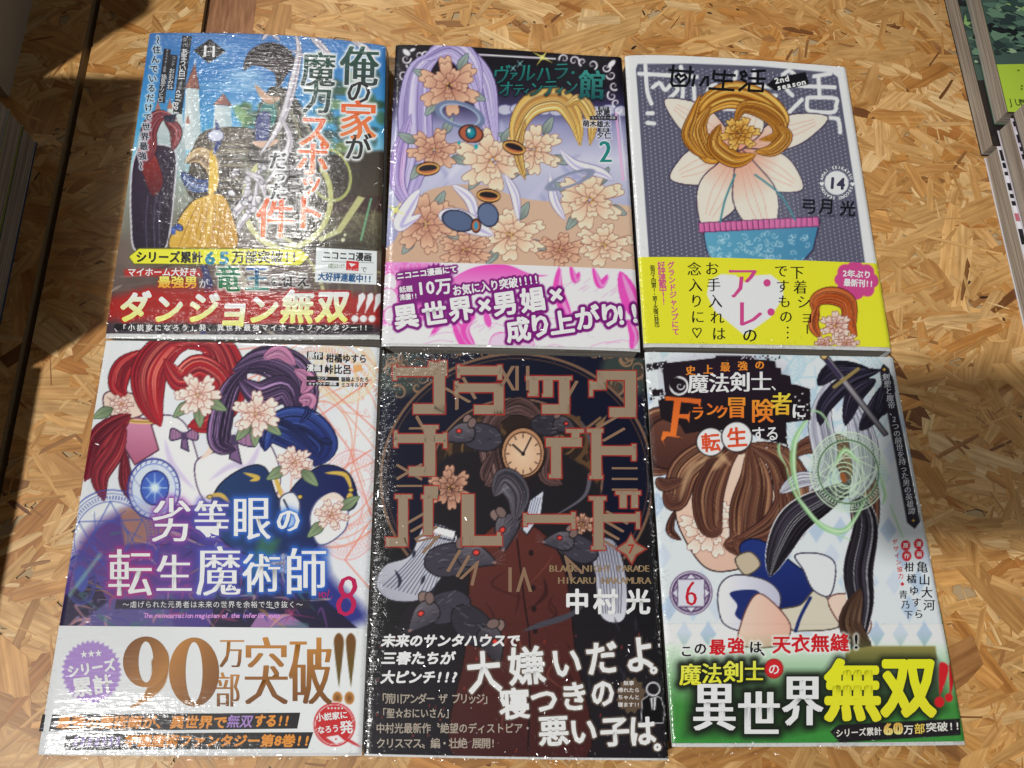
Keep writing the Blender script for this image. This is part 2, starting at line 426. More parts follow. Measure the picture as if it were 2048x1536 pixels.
def film_mat(name, base_w, streak):
    m = bpy.data.materials.new(name); m.use_nodes = True; nt = m.node_tree; nt.nodes.clear()
    out = nt.nodes.new('ShaderNodeOutputMaterial'); mix = nt.nodes.new('ShaderNodeMixShader')
    tr = nt.nodes.new('ShaderNodeBsdfTransparent'); tr.inputs[0].default_value = (.97, .975, .98, 1)
    gl = nt.nodes.new('ShaderNodeBsdfAnisotropic'); gl.inputs['Roughness'].default_value = .17
    fr = nt.nodes.new('ShaderNodeFresnel'); fr.inputs['IOR'].default_value = 1.5
    mul = nt.nodes.new('ShaderNodeMath'); mul.operation = 'MULTIPLY'; mul.inputs[1].default_value = 1.5
    tc = nt.nodes.new('ShaderNodeTexCoord')
    at = nt.nodes.new('ShaderNodeAttribute'); at.attribute_name = 'crinkle'
    mp = nt.nodes.new('ShaderNodeMapping'); mp.inputs['Rotation'].default_value = (0, 0, streak); mp.inputs['Scale'].default_value = (70, 520, 70)
    n1 = nt.nodes.new('ShaderNodeTexNoise'); n1.inputs['Scale'].default_value = 1; n1.inputs['Detail'].default_value = 4; n1.inputs['Distortion'].default_value = .6
    n2 = nt.nodes.new('ShaderNodeTexNoise'); n2.inputs['Scale'].default_value = 16; n2.inputs['Detail'].default_value = 2
    vo = nt.nodes.new('ShaderNodeTexNoise'); vo.inputs['Scale'].default_value = 380; vo.inputs['Detail'].default_value = 3
    L = nt.links.new
    L(tc.outputs['Object'], mp.inputs[0]); L(mp.outputs[0], n1.inputs[0]); L(tc.outputs['Object'], n2.inputs[0]); L(tc.outputs['Object'], vo.inputs[0])
    b1 = nt.nodes.new('ShaderNodeBump'); b1.inputs['Distance'].default_value = .0007
    s1 = nt.nodes.new('ShaderNodeMath'); s1.operation = 'MULTIPLY_ADD'; s1.inputs[1].default_value = 1.0; s1.inputs[2].default_value = base_w
    L(at.outputs['Fac'], s1.inputs[0]); L(s1.outputs[0], b1.inputs['Strength']); L(n1.outputs[0], b1.inputs['Height'])
    b2 = nt.nodes.new('ShaderNodeBump'); b2.inputs['Distance'].default_value = .0022; b2.inputs['Strength'].default_value = .35
    L(n2.outputs[0], b2.inputs['Height']); L(b1.outputs[0], b2.inputs['Normal'])
    b3 = nt.nodes.new('ShaderNodeBump'); b3.inputs['Distance'].default_value = .0008
    L(at.outputs['Fac'], b3.inputs['Strength']); L(vo.outputs[0], b3.inputs['Height']); L(b2.outputs[0], b3.inputs['Normal'])
    L(b3.outputs[0], gl.inputs['Normal']); L(b2.outputs[0], fr.inputs['Normal'])
    mul.operation = 'MULTIPLY_ADD'; mul.inputs[1].default_value = .012; mul.inputs[2].default_value = .034
    L(at.outputs['Fac'], mul.inputs[0]); L(mul.outputs[0], mix.inputs[0])
    rg = nt.nodes.new('ShaderNodeMath'); rg.operation = 'MULTIPLY_ADD'; rg.inputs[1].default_value = .10; rg.inputs[2].default_value = .13
    L(at.outputs['Fac'], rg.inputs[0]); L(rg.outputs[0], gl.inputs['Roughness']); L(tr.outputs[0], mix.inputs[1]); L(gl.outputs[0], mix.inputs[2])
    L(mix.outputs[0], out.inputs[0])
    return m

def crease_mat():
    m = bpy.data.materials.new('film_crease'); m.use_nodes = True; nt = m.node_tree; nt.nodes.clear()
    out = nt.nodes.new('ShaderNodeOutputMaterial'); mix = nt.nodes.new('ShaderNodeMixShader'); mix.inputs[0].default_value = .13
    tr = nt.nodes.new('ShaderNodeBsdfTransparent'); gl = nt.nodes.new('ShaderNodeBsdfAnisotropic'); gl.inputs['Roughness'].default_value = .2
    nt.links.new(tr.outputs[0], mix.inputs[1]); nt.links.new(gl.outputs[0], mix.inputs[2]); nt.links.new(mix.outputs[0], out.inputs[0])
    return m
M_CREASE = crease_mat()
#==BOOKS
exec_books = []
def wpx(x, y, z=0.0): return unproj(x, y, z)

def cap_faces(o, n, up):
    h = n//2; F = [[o+i, o+i+1, o+n-2-i, o+n-1-i] for i in range(h-1)]
    return [f[::-1] for f in F] if up else F

def make_book(label, top, bot, thick, sheets, spine_col, film, amp=.0004, ph=0.0, spine_print=None, band_spine=None):
    """top / bot: edge points of the front cover, left to right"""
    TL, TR, BL, BR = wpx(*top[0]), wpx(*top[-1]), wpx(*bot[0]), wpx(*bot[-1])
    ux = (TR-TL)[:2]; w = np.hypot(*ux); ux = ux/w
    uy = (BL-TL)[:2]; h = np.hypot(*uy)
    uyn = np.array([ux[1], -ux[0]])                    # pointing down the cover
    R = np.array([ux, uyn])
    bk = dict(o=TL[:2], R=R, w=w, h=h, amp=amp, ph=ph, BL=R@(BL-TL)[:2], TR=R@(TR-TL)[:2], BR=R@(BR-TL)[:2])
    root = thing('comic_book', label, 'book', 'shrink-wrapped comic books laid face up in two rows')
    root.location = (*( (TL+BR)[:2]/2 ), -thick)
    bpy.context.view_layer.update()
    inv = Matrix.Translation(-root.location)
    objs = []
    for sh in sheets:
        objs.append(sh.build(bk, root, M_PRINT, M_INK))
    zt = np.array([0, 0, 0.0])
    c = sheets[0]
    # outline of the front cover at the top, clockwise: dense
    def edge(P, n=24):
        P = np.array(P, float); tt = np.linspace(0, 1, len(P)); t = np.linspace(0, 1, n)
        d = min(3, len(P)-1)
        return np.stack([np.polyval(np.polyfit(tt, P[:,0], d), t), np.polyval(np.polyfit(tt, P[:,1], d), t)], 1)
    et, eb = edge(top), edge(bot)
    def wz(Q, dz):
        p = wpx(Q[:,0], Q[:,1]); p[:,2] = c.zmap(Q[:,0], Q[:,1])-c.zoff+dz; return p
    T_, B_ = wz(et, -.00035), wz(eb, -.00035)
    # page block: inset from the cover edges by about a millimetre
    ins = .0012
    T2 = T_.copy(); B2 = B_.copy()
    down = np.array([uyn[0], uyn[1], 0])*ins; rt = np.array([ux[0], ux[1], 0])*ins
    T2 += down; B2 -= down; T2[0] += rt; B2[0] += rt; T2[-1] -= rt*.4; B2[-1] -= rt*.4
    ring_ = np.concatenate([T2, B2[::-1]]); n = len(ring_)
    lo = ring_.copy(); lo[:,2] = -thick+.0006
    V = np.concatenate([ring_, lo])
    F = cap_faces(0, n, True)+cap_faces(n, n, False)
    for i in range(n): F.append([i, (i+1) % n, n+(i+1) % n, n+i])
    obj('page_block', mesh_np('page_block', V, F, M_PAGES), root)
    # spine: wraps from the front edge down to the table, slightly rounded
    m_sp = mat('spine_print', color=tuple(alb(spine_col)), rough=.4, spec=.35)
    rows = []
    for k in range(7):
        a = k/6; bulge = math.sin(a*math.pi)*.0008
        P = np.array([T_[-1]*(1-t)+B_[-1]*t for t in np.linspace(0, 1, 12)])
        P[:,2] = (P[:,2])*(1-a)+(-thick+.0002)*a; P[:,:2] += ux*(bulge+.00025)
        rows.append(P)
    V = np.concatenate(rows); F = [[k*12+i, k*12+i+1, (k+1)*12+i+1, (k+1)*12+i] for k in range(6) for i in range(11)]
    sp = obj('spine', mesh_np('spine', V, F, m_sp, smooth=True), root)
    if band_spine is not None:
        v0, bc = band_spine
        rows = []
        for k in range(7):
            a = k/6; bulge = math.sin(a*math.pi)*.0008
            P = np.array([T_[-1]*(1-t)+B_[-1]*t for t in np.linspace(v0, .985, 6)])
            P[:,2] = (P[:,2]+.0002)*(1-a)+(-thick+.0002)*a; P[:,:2] += ux*(bulge+.00045)
            rows.append(P)
        V = np.concatenate(rows); F = [[k*6+i, k*6+i+1, (k+1)*6+i+1, (k+1)*6+i] for k in range(6) for i in range(5)]
        obj('spine_band', mesh_np('spine_band', V, F, mat('band_print', color=tuple(alb(bc)), rough=.4, spec=.35), smooth=True), root)
    if spine_print:
        st, colr, v0, v1 = spine_print
        VV, FF = [], []; b = 0
        for i, ch in enumerate(st):
            Vg, Fg, _ = glyph(ch)
            if not len(Vg): continue
            t = v0+(v1-v0)*i/max(1, len(st)-1)
            p = T_[-1]*(1-t)+B_[-1]*t
            q = (Vg-np.array([.5, .38]))*.0085
            P = np.zeros((len(q), 3)); P[:,2] = -thick*.5-q[:,0]; P[:,:2] = p[:2]+ux*.0013+np.outer(-q[:,1], uyn)
            VV.append(P); FF.append(Fg+b); b += len(P)
        obj('lettering', mesh_np('lettering', np.concatenate(VV), np.concatenate(FF), mat('spine_ink', color=tuple(alb(colr)), rough=.4)), sp)
    # back cover
    ring2 = np.concatenate([T_, B_[::-1]]); up = ring2.copy(); up[:,2] = -thick+.0005; lo = ring2.copy(); lo[:,2] = -thick
    V = np.concatenate([up, lo]); F = cap_faces(0, n, True)+cap_faces(n, n, False)+[[i, (i+1) % n, n+(i+1) % n, n+i] for i in range(n)]
    obj('back_cover', mesh_np('back_cover', V, F, m_sp), root)
    # front board: gives the printed sheet its thickness
    up = ring2.copy(); up[:,2] += .00028; lo = ring2.copy()
    V = np.concatenate([up, lo]); F = cap_faces(0, n, True)+cap_faces(n, n, False)+[[i, (i+1) % n, n+(i+1) % n, n+i] for i in range(n)]
    obj('cover_edge', mesh_np('cover_edge', V, F, mat('cover_card', color=(.7, .7, .7), rough=.5)), root)
    # shrink wrap: over the top, down the sides, with loose crimped flanges
    fm, crf, ft, fb, fl, fr_ = film; streak_h = fm.name.startswith('shrink_film') and 'pulled' not in fm.name
    nu, nv = 96, 130
    us = np.concatenate([[-.012-fl, -.006], np.linspace(-.002, 1.002, nu-4), [1.006, 1.012+fr_]])
    vs = np.concatenate([[-.010-ft, -.010-ft*.5, -.004], np.linspace(-.002, 1.002, nv-6), [1.004, 1.010+fb*.5, 1.010+fb]])
    U, Vv = np.meshgrid(us, vs)
    tt = np.array(top, float); bb = np.array(bot, float)
    def cur(P, t):
        q = np.linspace(0, 1, len(P)); d = min(3, len(P)-1); tc_ = np.clip(t, 0, 1)
        x, y = np.polyval(np.polyfit(q, P[:,0], d), tc_), np.polyval(np.polyfit(q, P[:,1], d), tc_)
        dx, dy = P[-1]-P[0]
        return x+(t-tc_)*dx, y+(t-tc_)*dy
    tx, ty = cur(tt, U); bx, by = cur(bb, U)
    X = tx*(1-Vv)+bx*Vv; Y = ty*(1-Vv)+by*Vv
    P = unproj(X, Y); z = c.zmap(np.clip(X, 0, 2048), np.clip(Y, -50, 1600))
    z0 = z-c.zoff+.0006
    ou = np.maximum(np.clip(-U, 0, 1), np.clip(U-1, 0, 1)); ov = np.maximum(np.clip(-Vv, 0, 1), np.clip(Vv-1, 0, 1))
    dr = np.clip((ou*w+ov*h-.0006)/.0018, 0, 1)
    nz = vnoise(U*55+ph*9, Vv*70, 3)*.5+vnoise(U*23, Vv*160+ph, 4)*.5
    z = z0*(1-dr)+(-.006-.009*np.clip(nz, 0, 1))*dr+(nz-.5)*.0022*np.clip(ou*w/.004+ov*h/.004, 0, 1)
    P[..., 2] = np.maximum(z, -thick+.0006)
    cr = crf(U, Vv)+np.clip(ou*12+ov*12, 0, .8)
    cr = np.clip(cr*(.5+nz), 0, 1.4)
    mu, mv = U.shape[1], U.shape[0]
    i = (np.arange(mv-1)[:, None]*mu+np.arange(mu-1)[None, :]).ravel()
    F = np.stack([i+mu, i+mu+1, i+1, i], 1)
    me = mesh_np('shrink_wrap', P.reshape(-1, 3), F, fm, smooth=True)
    a = me.attributes.new('crinkle', 'FLOAT', 'POINT'); a.data.foreach_set('value', cr.ravel().astype(np.float32))
    obj('shrink_wrap', me, root)
    # fine creases of the film: small tilted facets standing a hair above it
    rs = np.random.RandomState(int(ph*100)+3); NC = 18000
    cu, cv = rs.rand(NC), rs.rand(NC)*1.02-.01
    kk = rs.rand(NC) < .5
    edge_ = rs.randint(0, 4, NC); e_ = rs.exponential(.012, NC)
    cu = np.where(kk & (edge_ == 0), e_*.7, np.where(kk & (edge_ == 1), 1-e_*.6, cu)); cv = np.where(kk & (edge_ == 2), e_*.6, np.where(kk & (edge_ == 3), 1.006-e_, cv))
    kq = {1: .7, 5: 1.9, 4: .25}.get(int(ph), 1.0)
    wgt = np.clip(crf(cu, cv)*.55*kq+.07*kk+.008, 0, 1)*(.3+1.4*vnoise(cu*9, cv*14, 12)*vnoise(cu*31, cv*40, 13)*2)
    sel = rs.rand(NC) < wgt; cu, cv = cu[sel], cv[sel]; m_ = len(cu)
    px_ = (lambda a, b: a)(*cur(tt, cu)); py_ = cur(tt, cu)[1]; qx, qy = cur(bb, cu)
    X_ = px_*(1-cv)+qx*cv; Y_ = py_*(1-cv)+qy*cv
    C_ = unproj(X_, Y_); C_[:,2] = c.zmap(X_, Y_)-c.zoff+.0008
    dirn = rs.normal(.12, .55, m_) if streak_h else rs.normal(-.6, .8, m_)
    l_ = np.clip(rs.lognormal(-7.55, .55, m_), .00018, .0022)*(1.0 if streak_h else .8); w_ = rs.uniform(.00008, .00026, m_)
    th = rs.uniform(.03, .55, m_)*np.where(rs.rand(m_) < .5, -1, 1); t3 = np.stack([np.cos(dirn), np.sin(dirn), rs.normal(0, .12, m_)], 1)
    s3 = np.stack([-np.sin(dirn)*np.cos(th), np.cos(dirn)*np.cos(th), np.sin(th)], 1)
    Vc = np.stack([C_-t3*l_[:,None]-s3*w_[:,None]*.3, C_+t3*l_[:,None]*.2-s3*w_[:,None], C_+t3*l_[:,None]+s3*w_[:,None]*.2, C_-t3*l_[:,None]*.1+s3*w_[:,None]], 1).reshape(-1, 3)
    oc = obj('film_creases', mesh_np('film_creases', Vc, np.arange(m_*4).reshape(-1, 4), M_CREASE), root); oc['kind'] = 'stuff'
    for ch in root.children: ch.matrix_parent_inverse = inv.copy()
    return root

#==COVERS

class Duo:
    def __init__(s, *sh): s.sh = sh
    def __getattr__(s, name):
        def f(*a, **k):
            for q in s.sh: getattr(q, name)(*a, **k)
        return f
R_ = random.Random(11)
WHITE = (226,228,230); BLK = (22,20,24)

# ---------------------------------------------------------------- cover 1: castle and carriage
def cover_one():
    top = [(299,66),(400,66),(520,69),(640,76),(772,92)]; bot = [(210,676),(480,679),(759,678)]
    c = Sheet(top, bot, 0, .715); b = Sheet(top, bot, .70, .985, name='paper_band', zoff=.00028)
    A = Duo(c, b)
    A.gradv([(60,(72,122,186)),(150,(58,128,192)),(250,(70,158,208)),(320,(150,200,215)),(370,(150,160,150)),(430,(128,128,116)),(500,(112,98,90)),(600,(92,76,74)),(690,(52,42,56))])
    A.mottle(40, 12, 1)
    for i in range(9): A.disc(R_.uniform(420,560), R_.uniform(95,190), R_.uniform(14,34), R_.uniform(5,10), (190,215,232), a=.35, soft=7)
    st, rf = (214,222,222), (168,110,92)
    A.poly([(372,176),(398,177),(400,225),(404,300),(366,300)], st, col2=(176,196,200), g=((372,0),(402,0)))
    A.poly([(390,127),(399,178),(371,176)], rf, col2=(120,70,64), g=((375,0),(400,0)), line=(90,60,60), lw=.8)
    A.stroke([(390,118),(390,130)], 1.5, (240,240,240))
    A.poly([(430,211),(462,213),(466,300),(424,300)], st, col2=(160,188,196), g=((430,0),(466,0)))
    A.poly([(447,188),(464,212),(427,210)], rf, col2=(120,70,64), g=((430,0),(465,0)), line=(90,60,60), lw=.8)
    A.poly([(278,270),(300,225),(330,230),(345,205),(365,220),(372,310),(372,345),(266,345)], (205,216,216), col2=(150,170,176), g=((0,220),(0,345)))
    for x, y, k in ((316,200,15),(340,196,10),(376,230,8),(286,250,10),(355,240,9)): A.poly([(x,y),(x+k*.6,y+k*2.2),(x-k*.6,y+k*2.2)], rf)
    for i in range(26): A.stroke([(R_.uniform(270,460), R_.uniform(240,330))]*1+[(R_.uniform(270,460), R_.uniform(240,330))], .8, (150,165,170), a=.3)
    for i in range(16): A.disc(R_.uniform(470,530), R_.uniform(212,250), R_.uniform(6,14), R_.uniform(5,11), R_.choice([(78,120,70),(120,160,90),(60,92,62),(150,180,110)]), a=.8, soft=3)
    A.poly([(400,270),(450,255),(520,262),(560,300),(560,400),(390,400),(380,330)], (92,82,66), col2=(60,52,46), g=((0,260),(0,400)), smooth=True)
    for i in range(26):
        y = R_.uniform(268,400); A.stroke([(R_.uniform(380,430),y),(470,y+R_.uniform(-10,6)),(R_.uniform(500,560),y+R_.uniform(-6,10))], R_.uniform(2,5), R_.choice([(60,52,46),(128,116,96),(150,140,118),(84,72,58)]), taper=True, a=.8)
    for i in range(70): A.disc(R_.uniform(640,775), R_.uniform(150,420), R_.uniform(6,18), R_.uniform(5,15), R_.choice([(44,70,44),(70,100,60),(30,44,34),(130,150,84),(54,82,74)]), a=.75, soft=3)
    for i in range(40): A.stroke([(R_.uniform(480,640),R_.uniform(270,420)),(R_.uniform(480,660),R_.uniform(280,460))], R_.uniform(2,6), R_.choice([(150,150,120),(190,186,160),(96,92,80),(120,140,110)]), taper=True, a=.6)
    # dark carriage with gold trim
    A.poly([(560,330),(640,310),(770,300),(790,500),(600,505),(530,440)], (52,44,42), col2=(84,74,54), g=((600,320),(740,520)), soft=4)
    A.poly([(640,390),(772,392),(772,420),(650,430)], (66,46,44)); A.poly([(655,435),(770,425),(770,500),(610,505)], (96,88,70), col2=(60,54,44), g=((0,430),(0,505)))
    A.ring(575,400,86,96,11,(196,196,128),rot=.2); A.ring(575,400,79,89,4,(70,64,50),rot=.2)
    A.poly([(716,392),(730,396),(682,466),(640,484),(636,476),(674,458)], (190,190,130)); A.stroke([(742,398),(722,480)], 4, (110,170,130), smooth=False)
    A.ring(660,350,40,52,5,(172,178,104),rot=-.3); A.disc(672,466,3,3,(220,220,190)); A.disc(686,480,4,4,(220,220,190)); A.disc(690,470,3,3,(220,220,190))
    A.stroke([(560,470),(600,500),(640,560),(660,650)], 7, (190,190,140)); A.stroke([(545,480),(590,520),(610,600)], 5, (70,66,60)); A.stroke([(640,560),(700,540),(760,545)], 5, (150,146,110))
    # dark cloak and coat
    A.poly([(520,215),(545,175),(585,190),(620,250),(640,330),(600,360),(540,330),(500,320),(510,260)], (78,70,58), col2=(44,40,40), g=((520,200),(620,340)), smooth=True, line=(30,26,26))
    A.poly([(524,210),(556,196),(552,240),(538,262),(518,250)], (50,122,116), smooth=True, line=(26,50,50), lw=1)
    A.poly([(515,232),(540,228),(536,280),(512,284)], (40,56,120), smooth=True, line=(20,24,50), lw=1)
    A.plume([(488,140),(510,112),(545,104),(575,120),(572,150)], 34, (24,18,20), (50,40,40), (112,104,110), seed=1)
    A.plume([(500,128),(530,122),(560,140),(556,176)], 26, (28,22,24), (58,46,44), (120,110,110), seed=2)
    A.stroke([(510,170),(536,200),(560,196)], 16, (190,150,122), taper=True); A.stroke([(505,285),(530,290),(560,280)], 14, (206,166,138), taper=True)
    for P, w in (([(560,200),(590,240),(610,320)], 8), ([(545,190),(560,240),(556,300)], 6), ([(600,220),(626,280),(630,330)], 6)): A.stroke(P, w, (128,122,98), taper=True, a=.9)
    for i in range(30): A.stroke([(R_.uniform(600,770),R_.uniform(395,500))]*1+[(R_.uniform(600,770),R_.uniform(395,500))], 1.2, (170,168,120), a=.35)
    for x in range(590,760,24): A.stroke([(x,510),(x+18,580),(x+10,640)], 4, (120,116,84), taper=True, a=.6)
    # pale skeletal ribbons
    for P, w in (([(590,62),(598,100),(590,150),(575,210),(555,260),(520,310)], 15), ([(620,72),(640,90),(668,120)], 12), ([(700,80),(730,96),(752,124)], 11), ([(560,230),(580,280),(560,330),(530,370)], 12),
                 ([(500,350),(490,400),(460,440),(430,497)], 15), ([(515,352),(508,410),(480,450),(458,500)], 12), ([(490,345),(520,360),(530,395)], 13), ([(524,80),(540,66),(560,82)], 8), ([(580,100),(620,120),(640,160),(600,170)], 7)):
        A.stroke(P, w+3, (84,76,92), taper=True); A.stroke(P, w, (214,210,216), taper=True); A.stroke([(x+2, y+2) for x, y in P], w*.3, (160,150,164), taper=True)
    for i in range(22):
        x, y = R_.uniform(455,530), R_.uniform(330,440); A.disc(x, y, R_.uniform(4,9), R_.uniform(3,6), (216,214,218), rot=R_.uniform(0,3), line=(80,72,88), lw=1)
    # maroon and navy drape
    A.poly([(270,312),(290,290),(336,292),(352,310),(350,370),(330,500),(272,502),(262,440),(262,360)], (52,36,58), col2=(36,26,44), g=((270,300),(350,500)), smooth=True, line=(216,214,222), lw=1.6)
    A.poly([(276,300),(300,292),(326,360),(306,392),(284,340)], (150,40,36), col2=(90,22,30), g=((0,300),(0,390)), smooth=True)
    A.plume([(352,238),(318,232),(298,262),(300,300),(286,330)], 30, (84,24,34), (138,52,60), (214,140,140), seed=4, line=(50,20,30)); A.plume([(330,240),(352,262),(346,300)], 22, (84,24,34), (150,60,66), (214,140,140), seed=5)
    A.poly([(326,232),(354,228),(348,246),(330,244)], (34,36,60))
    for x in (296,312,322): A.stroke([(x,392),(x-4,440),(x-2,498)], 2, (84,72,100))
    # yellow drape
    A.poly([(400,395),(440,388),(462,420),(470,500),(345,500),(352,450),(378,410)], (226,184,72), col2=(196,146,52), g=((360,400),(460,500)), smooth=True, line=(70,56,40))
    for i in range(9): A.stroke([(400+i*6,402),(380+i*10,440),(356+i*13,498)], 2.4, R_.choice([(180,132,44),(244,212,120),(160,116,44)]), taper=True)
    A.plume([(372,325),(400,310),(424,330),(420,352)], 34, (150,118,80), (200,172,124), (240,224,190), seed=7); A.plume([(364,345),(392,372),(440,366)], 26, (30,56,110), (50,84,150), (214,220,236), seed=8)
    A.stroke([(424,300),(428,360),(420,392)], 20, (224,184,60), taper=True); A.stroke([(432,240),(438,280),(426,310)], 12, (40,60,120), taper=True); A.disc(432,272,16,12,(206,210,230),line=(60,60,100),lw=1)
    A.disc(358,455,9,6,(50,80,160),rot=.6,line=(20,30,70),lw=1); A.disc(347,462,5,8,(60,90,170))
    # ground streaks on the band
    for i in range(60):
        x, y = R_.uniform(215,770), R_.uniform(530,690); A.stroke([(x,y),(x+R_.uniform(20,80),y-R_.uniform(2,16))], R_.uniform(2,6), R_.choice([(140,124,112),(60,48,52),(110,92,84),(170,154,138),(44,34,44)]), taper=True, a=.6)
    A.stroke([(400,500),(420,600),(400,690)], 20, (44,50,110), taper=True, a=.8); A.stroke([(470,500),(500,600),(560,690)], 14, (214,206,180), taper=True, a=.6)
    b.poly([(212,598),(300,575),(500,582),(760,592),(762,650),(500,655),(212,640)], (176,34,30), soft=9, a=.85)
    b.poly([(250,540),(400,540),(405,553),(250,552)], (190,40,36), soft=4)
    # lettering
    wg = [(5, (232,236,240), .95)]
    for ch, x, y, z, k in (('俺',719,132,84,0),('の',718,183,56,1),('家',716,240,82,2),('が',716,294,58,1),('魔',637,139,74,0),('力',635,196,66,0),('ス',629,262,74,2),('ポ',626,318,74,2),('ッ',622,366,54,2),('ト',616,425,78,2),('だ',556,322,38,1),('っ',560,352,28,1),('た',556,384,38,1),('件',551,436,84,2)):
        col, c2 = (((40,84,72),(44,60,58)), ((30,34,36),(40,40,44)), ((226,96,44),(236,130,70)))[k]
        c.text(ch, x, y, z, col, col2=c2, mincho=1.6 if z > 60 else 1.0, bold=.5, thin=.004, ang=-2, glow=[(8,(236,238,240),.9),(5,(240,242,244),1)], w=z*.95, h=z*1.02)
    c.text('～住んでいるだけで世界最強～', 316, 80, 17, (20,24,40), vert=True, end=(282,331), glow=[(4.5,(214,228,240),.9)], bold=.4, shear=-.1)
    for P in ([(365,71),(384,73),(364,229),(346,226)], [(340,109),(356,111),(347,181),(334,180)], [(328,97),(342,99),(330,207),(315,205)]): c.shape(P, (40,40,46))
    c.text('原作', 371, 80, 9, (150,150,156), vert=True, end=(370,90), z=2); c.text('あまうい白一', 369, 104, 15, (222,224,230), vert=True, end=(363,158), z=2, bold=.2)
    c.text('漫画', 361, 168, 8, (180,180,186), vert=True, end=(360,176), z=2); c.text('chippi', 356, 205, 15, (225,226,230), ang=-97, z=2, bold=.3)
    c.text('コンテ', 348, 116, 7, (200,200,206), vert=True, end=(346,130), z=2); c.text('おおみね', 344, 142, 12, (222,224,230), vert=True, end=(340,174), z=2)
    c.text('キャラクター原案', 335, 101, 6, (190,190,196), vert=True, end=(329,142), z=2); c.text('鍋島テツヒロ', 328, 154, 11, (222,224,230), vert=True, end=(321,200), z=2)
    c.shape([(420,78),(452,103),(417,128),(387,101)], (38,34,36)); c.text('11', 419, 103, 34, (236,238,240), z=3, mincho=1.2, thin=.01, ang=-3, length=34)
    b.shape([(257,514),(278,496),(602,498),(621,514),(601,533),(268,530)], (70,70,20)); b.shape([(259,514),(279,498),(601,500),(618,514),(600,531),(269,528)], (236,226,56), z=1)
    b.text('シリーズ累計', 339, 515, 24, BLK, length=134, bold=.9, z=3, ang=-.5); b.text('65', 435, 517, 34, (16,130,160), length=56, bold=1.6, z=3); b.text('万部突破!!', 530, 515, 27, BLK, length=132, bold=.8, z=3)
    b.text('マイホーム大好き、', 334, 545, 18, (238,236,236), length=158, bold=.4, z=2, shear=.1); b.text('最強男', 356, 565, 25, (250,240,120), col2=(236,150,40), length=80, bold=.8, z=3, out=[(2.5,(150,30,20))]); b.text('が', 408, 568, 20, (240,238,238), z=3)
    b.text('竜', 457, 558, 50, (30,120,90), col2=(24,110,60), mincho=1.6, bold=.5, z=3, glow=[(7,(230,234,226),.9)], h=56); b.text('王', 514, 558, 48, (26,84,160), col2=(30,130,110), mincho=1.6, bold=.5, z=3, glow=[(7,(230,234,226),.9)], h=54)
    b.text('を', 549, 565, 18, (24,22,26), z=3, bold=.4, glow=[(5,(226,226,226),.8)]); b.text('従え', 592, 561, 30, (24,22,26), length=58, z=3, mincho=.8, glow=[(5,(226,226,226),.8)])
    for ch, x, y, q in (('ダ',271,614,62),('ン',338,618,60),('ジ',408,616,64),('ョ',470,622,68),('ン',528,619,62),('無',596,614,68),('双',666,613,66)):
        b.text(ch, x, y, q, (238,238,242), col2=(252,232,110), bold=2.6, z=4, shear=.12, h=q*1.02, glow=[(9,(190,24,20),.8)], out=[(3.5,(176,20,20))])
    for i in range(3):
        x = 716+i*17; b.shape([(x+2,640-50),(x+10,586),(x+14,590),(x+14,598),(x-3,628)], (238,238,240), z=4)
        b.disc(x-6,638,7,7,(238,238,238)); b.shape([(x-6+6*math.cos(t*.785),638+6*math.sin(t*.785)) for t in range(8)], (240,240,240), z=4)
    b.poly([(232,648),(744,650),(748,657),(744,664),(232,662),(227,655)], (24,20,24), soft=1)
    b.text('「小説家になろう」発、異世界最強マイホームファンタジー!!', 487, 656, 14, (236,236,238), length=500, z=3, bold=.3, w=14)
    b.shape([(633,496),(754,503),(753,570),(630,565)], (222,228,234), z=2)
    b.text('ニコニコ漫画', 695, 513, 18, (34,34,38), length=98, z=4, bold=.6, ang=-3); b.disc(672,533,17,10,(238,226,110)); b.shape([(655,526),(672,522),(690,527),(692,536),(675,544),(656,538)], (240,228,120), z=3)
    b.text('水曜日はまったり', 673, 533, 6, (120,140,90), length=34, z=5, h=11); b.shape([(693,522),(718,524),(717,543),(692,541)], (204,34,40), z=3); b.shape([(698,527),(712,529),(703,535)], (236,236,236), z=4); b.text('コミック', 705, 540, 5, (240,230,230), length=22, z=4)
    b.text('で', 728, 540, 13, (40,40,44), z=4); b.text('大好評連載中!!', 690, 556, 17, (24,86,140), length=108, z=4, bold=.6, ang=-3)
    b.shape([(642,523),(748,526),(748,527),(642,524)], (120,120,120), z=3); b.shape([(640,545),(746,549),(746,550),(640,546)], (120,120,120), z=3)
    return top, bot, [c, b]

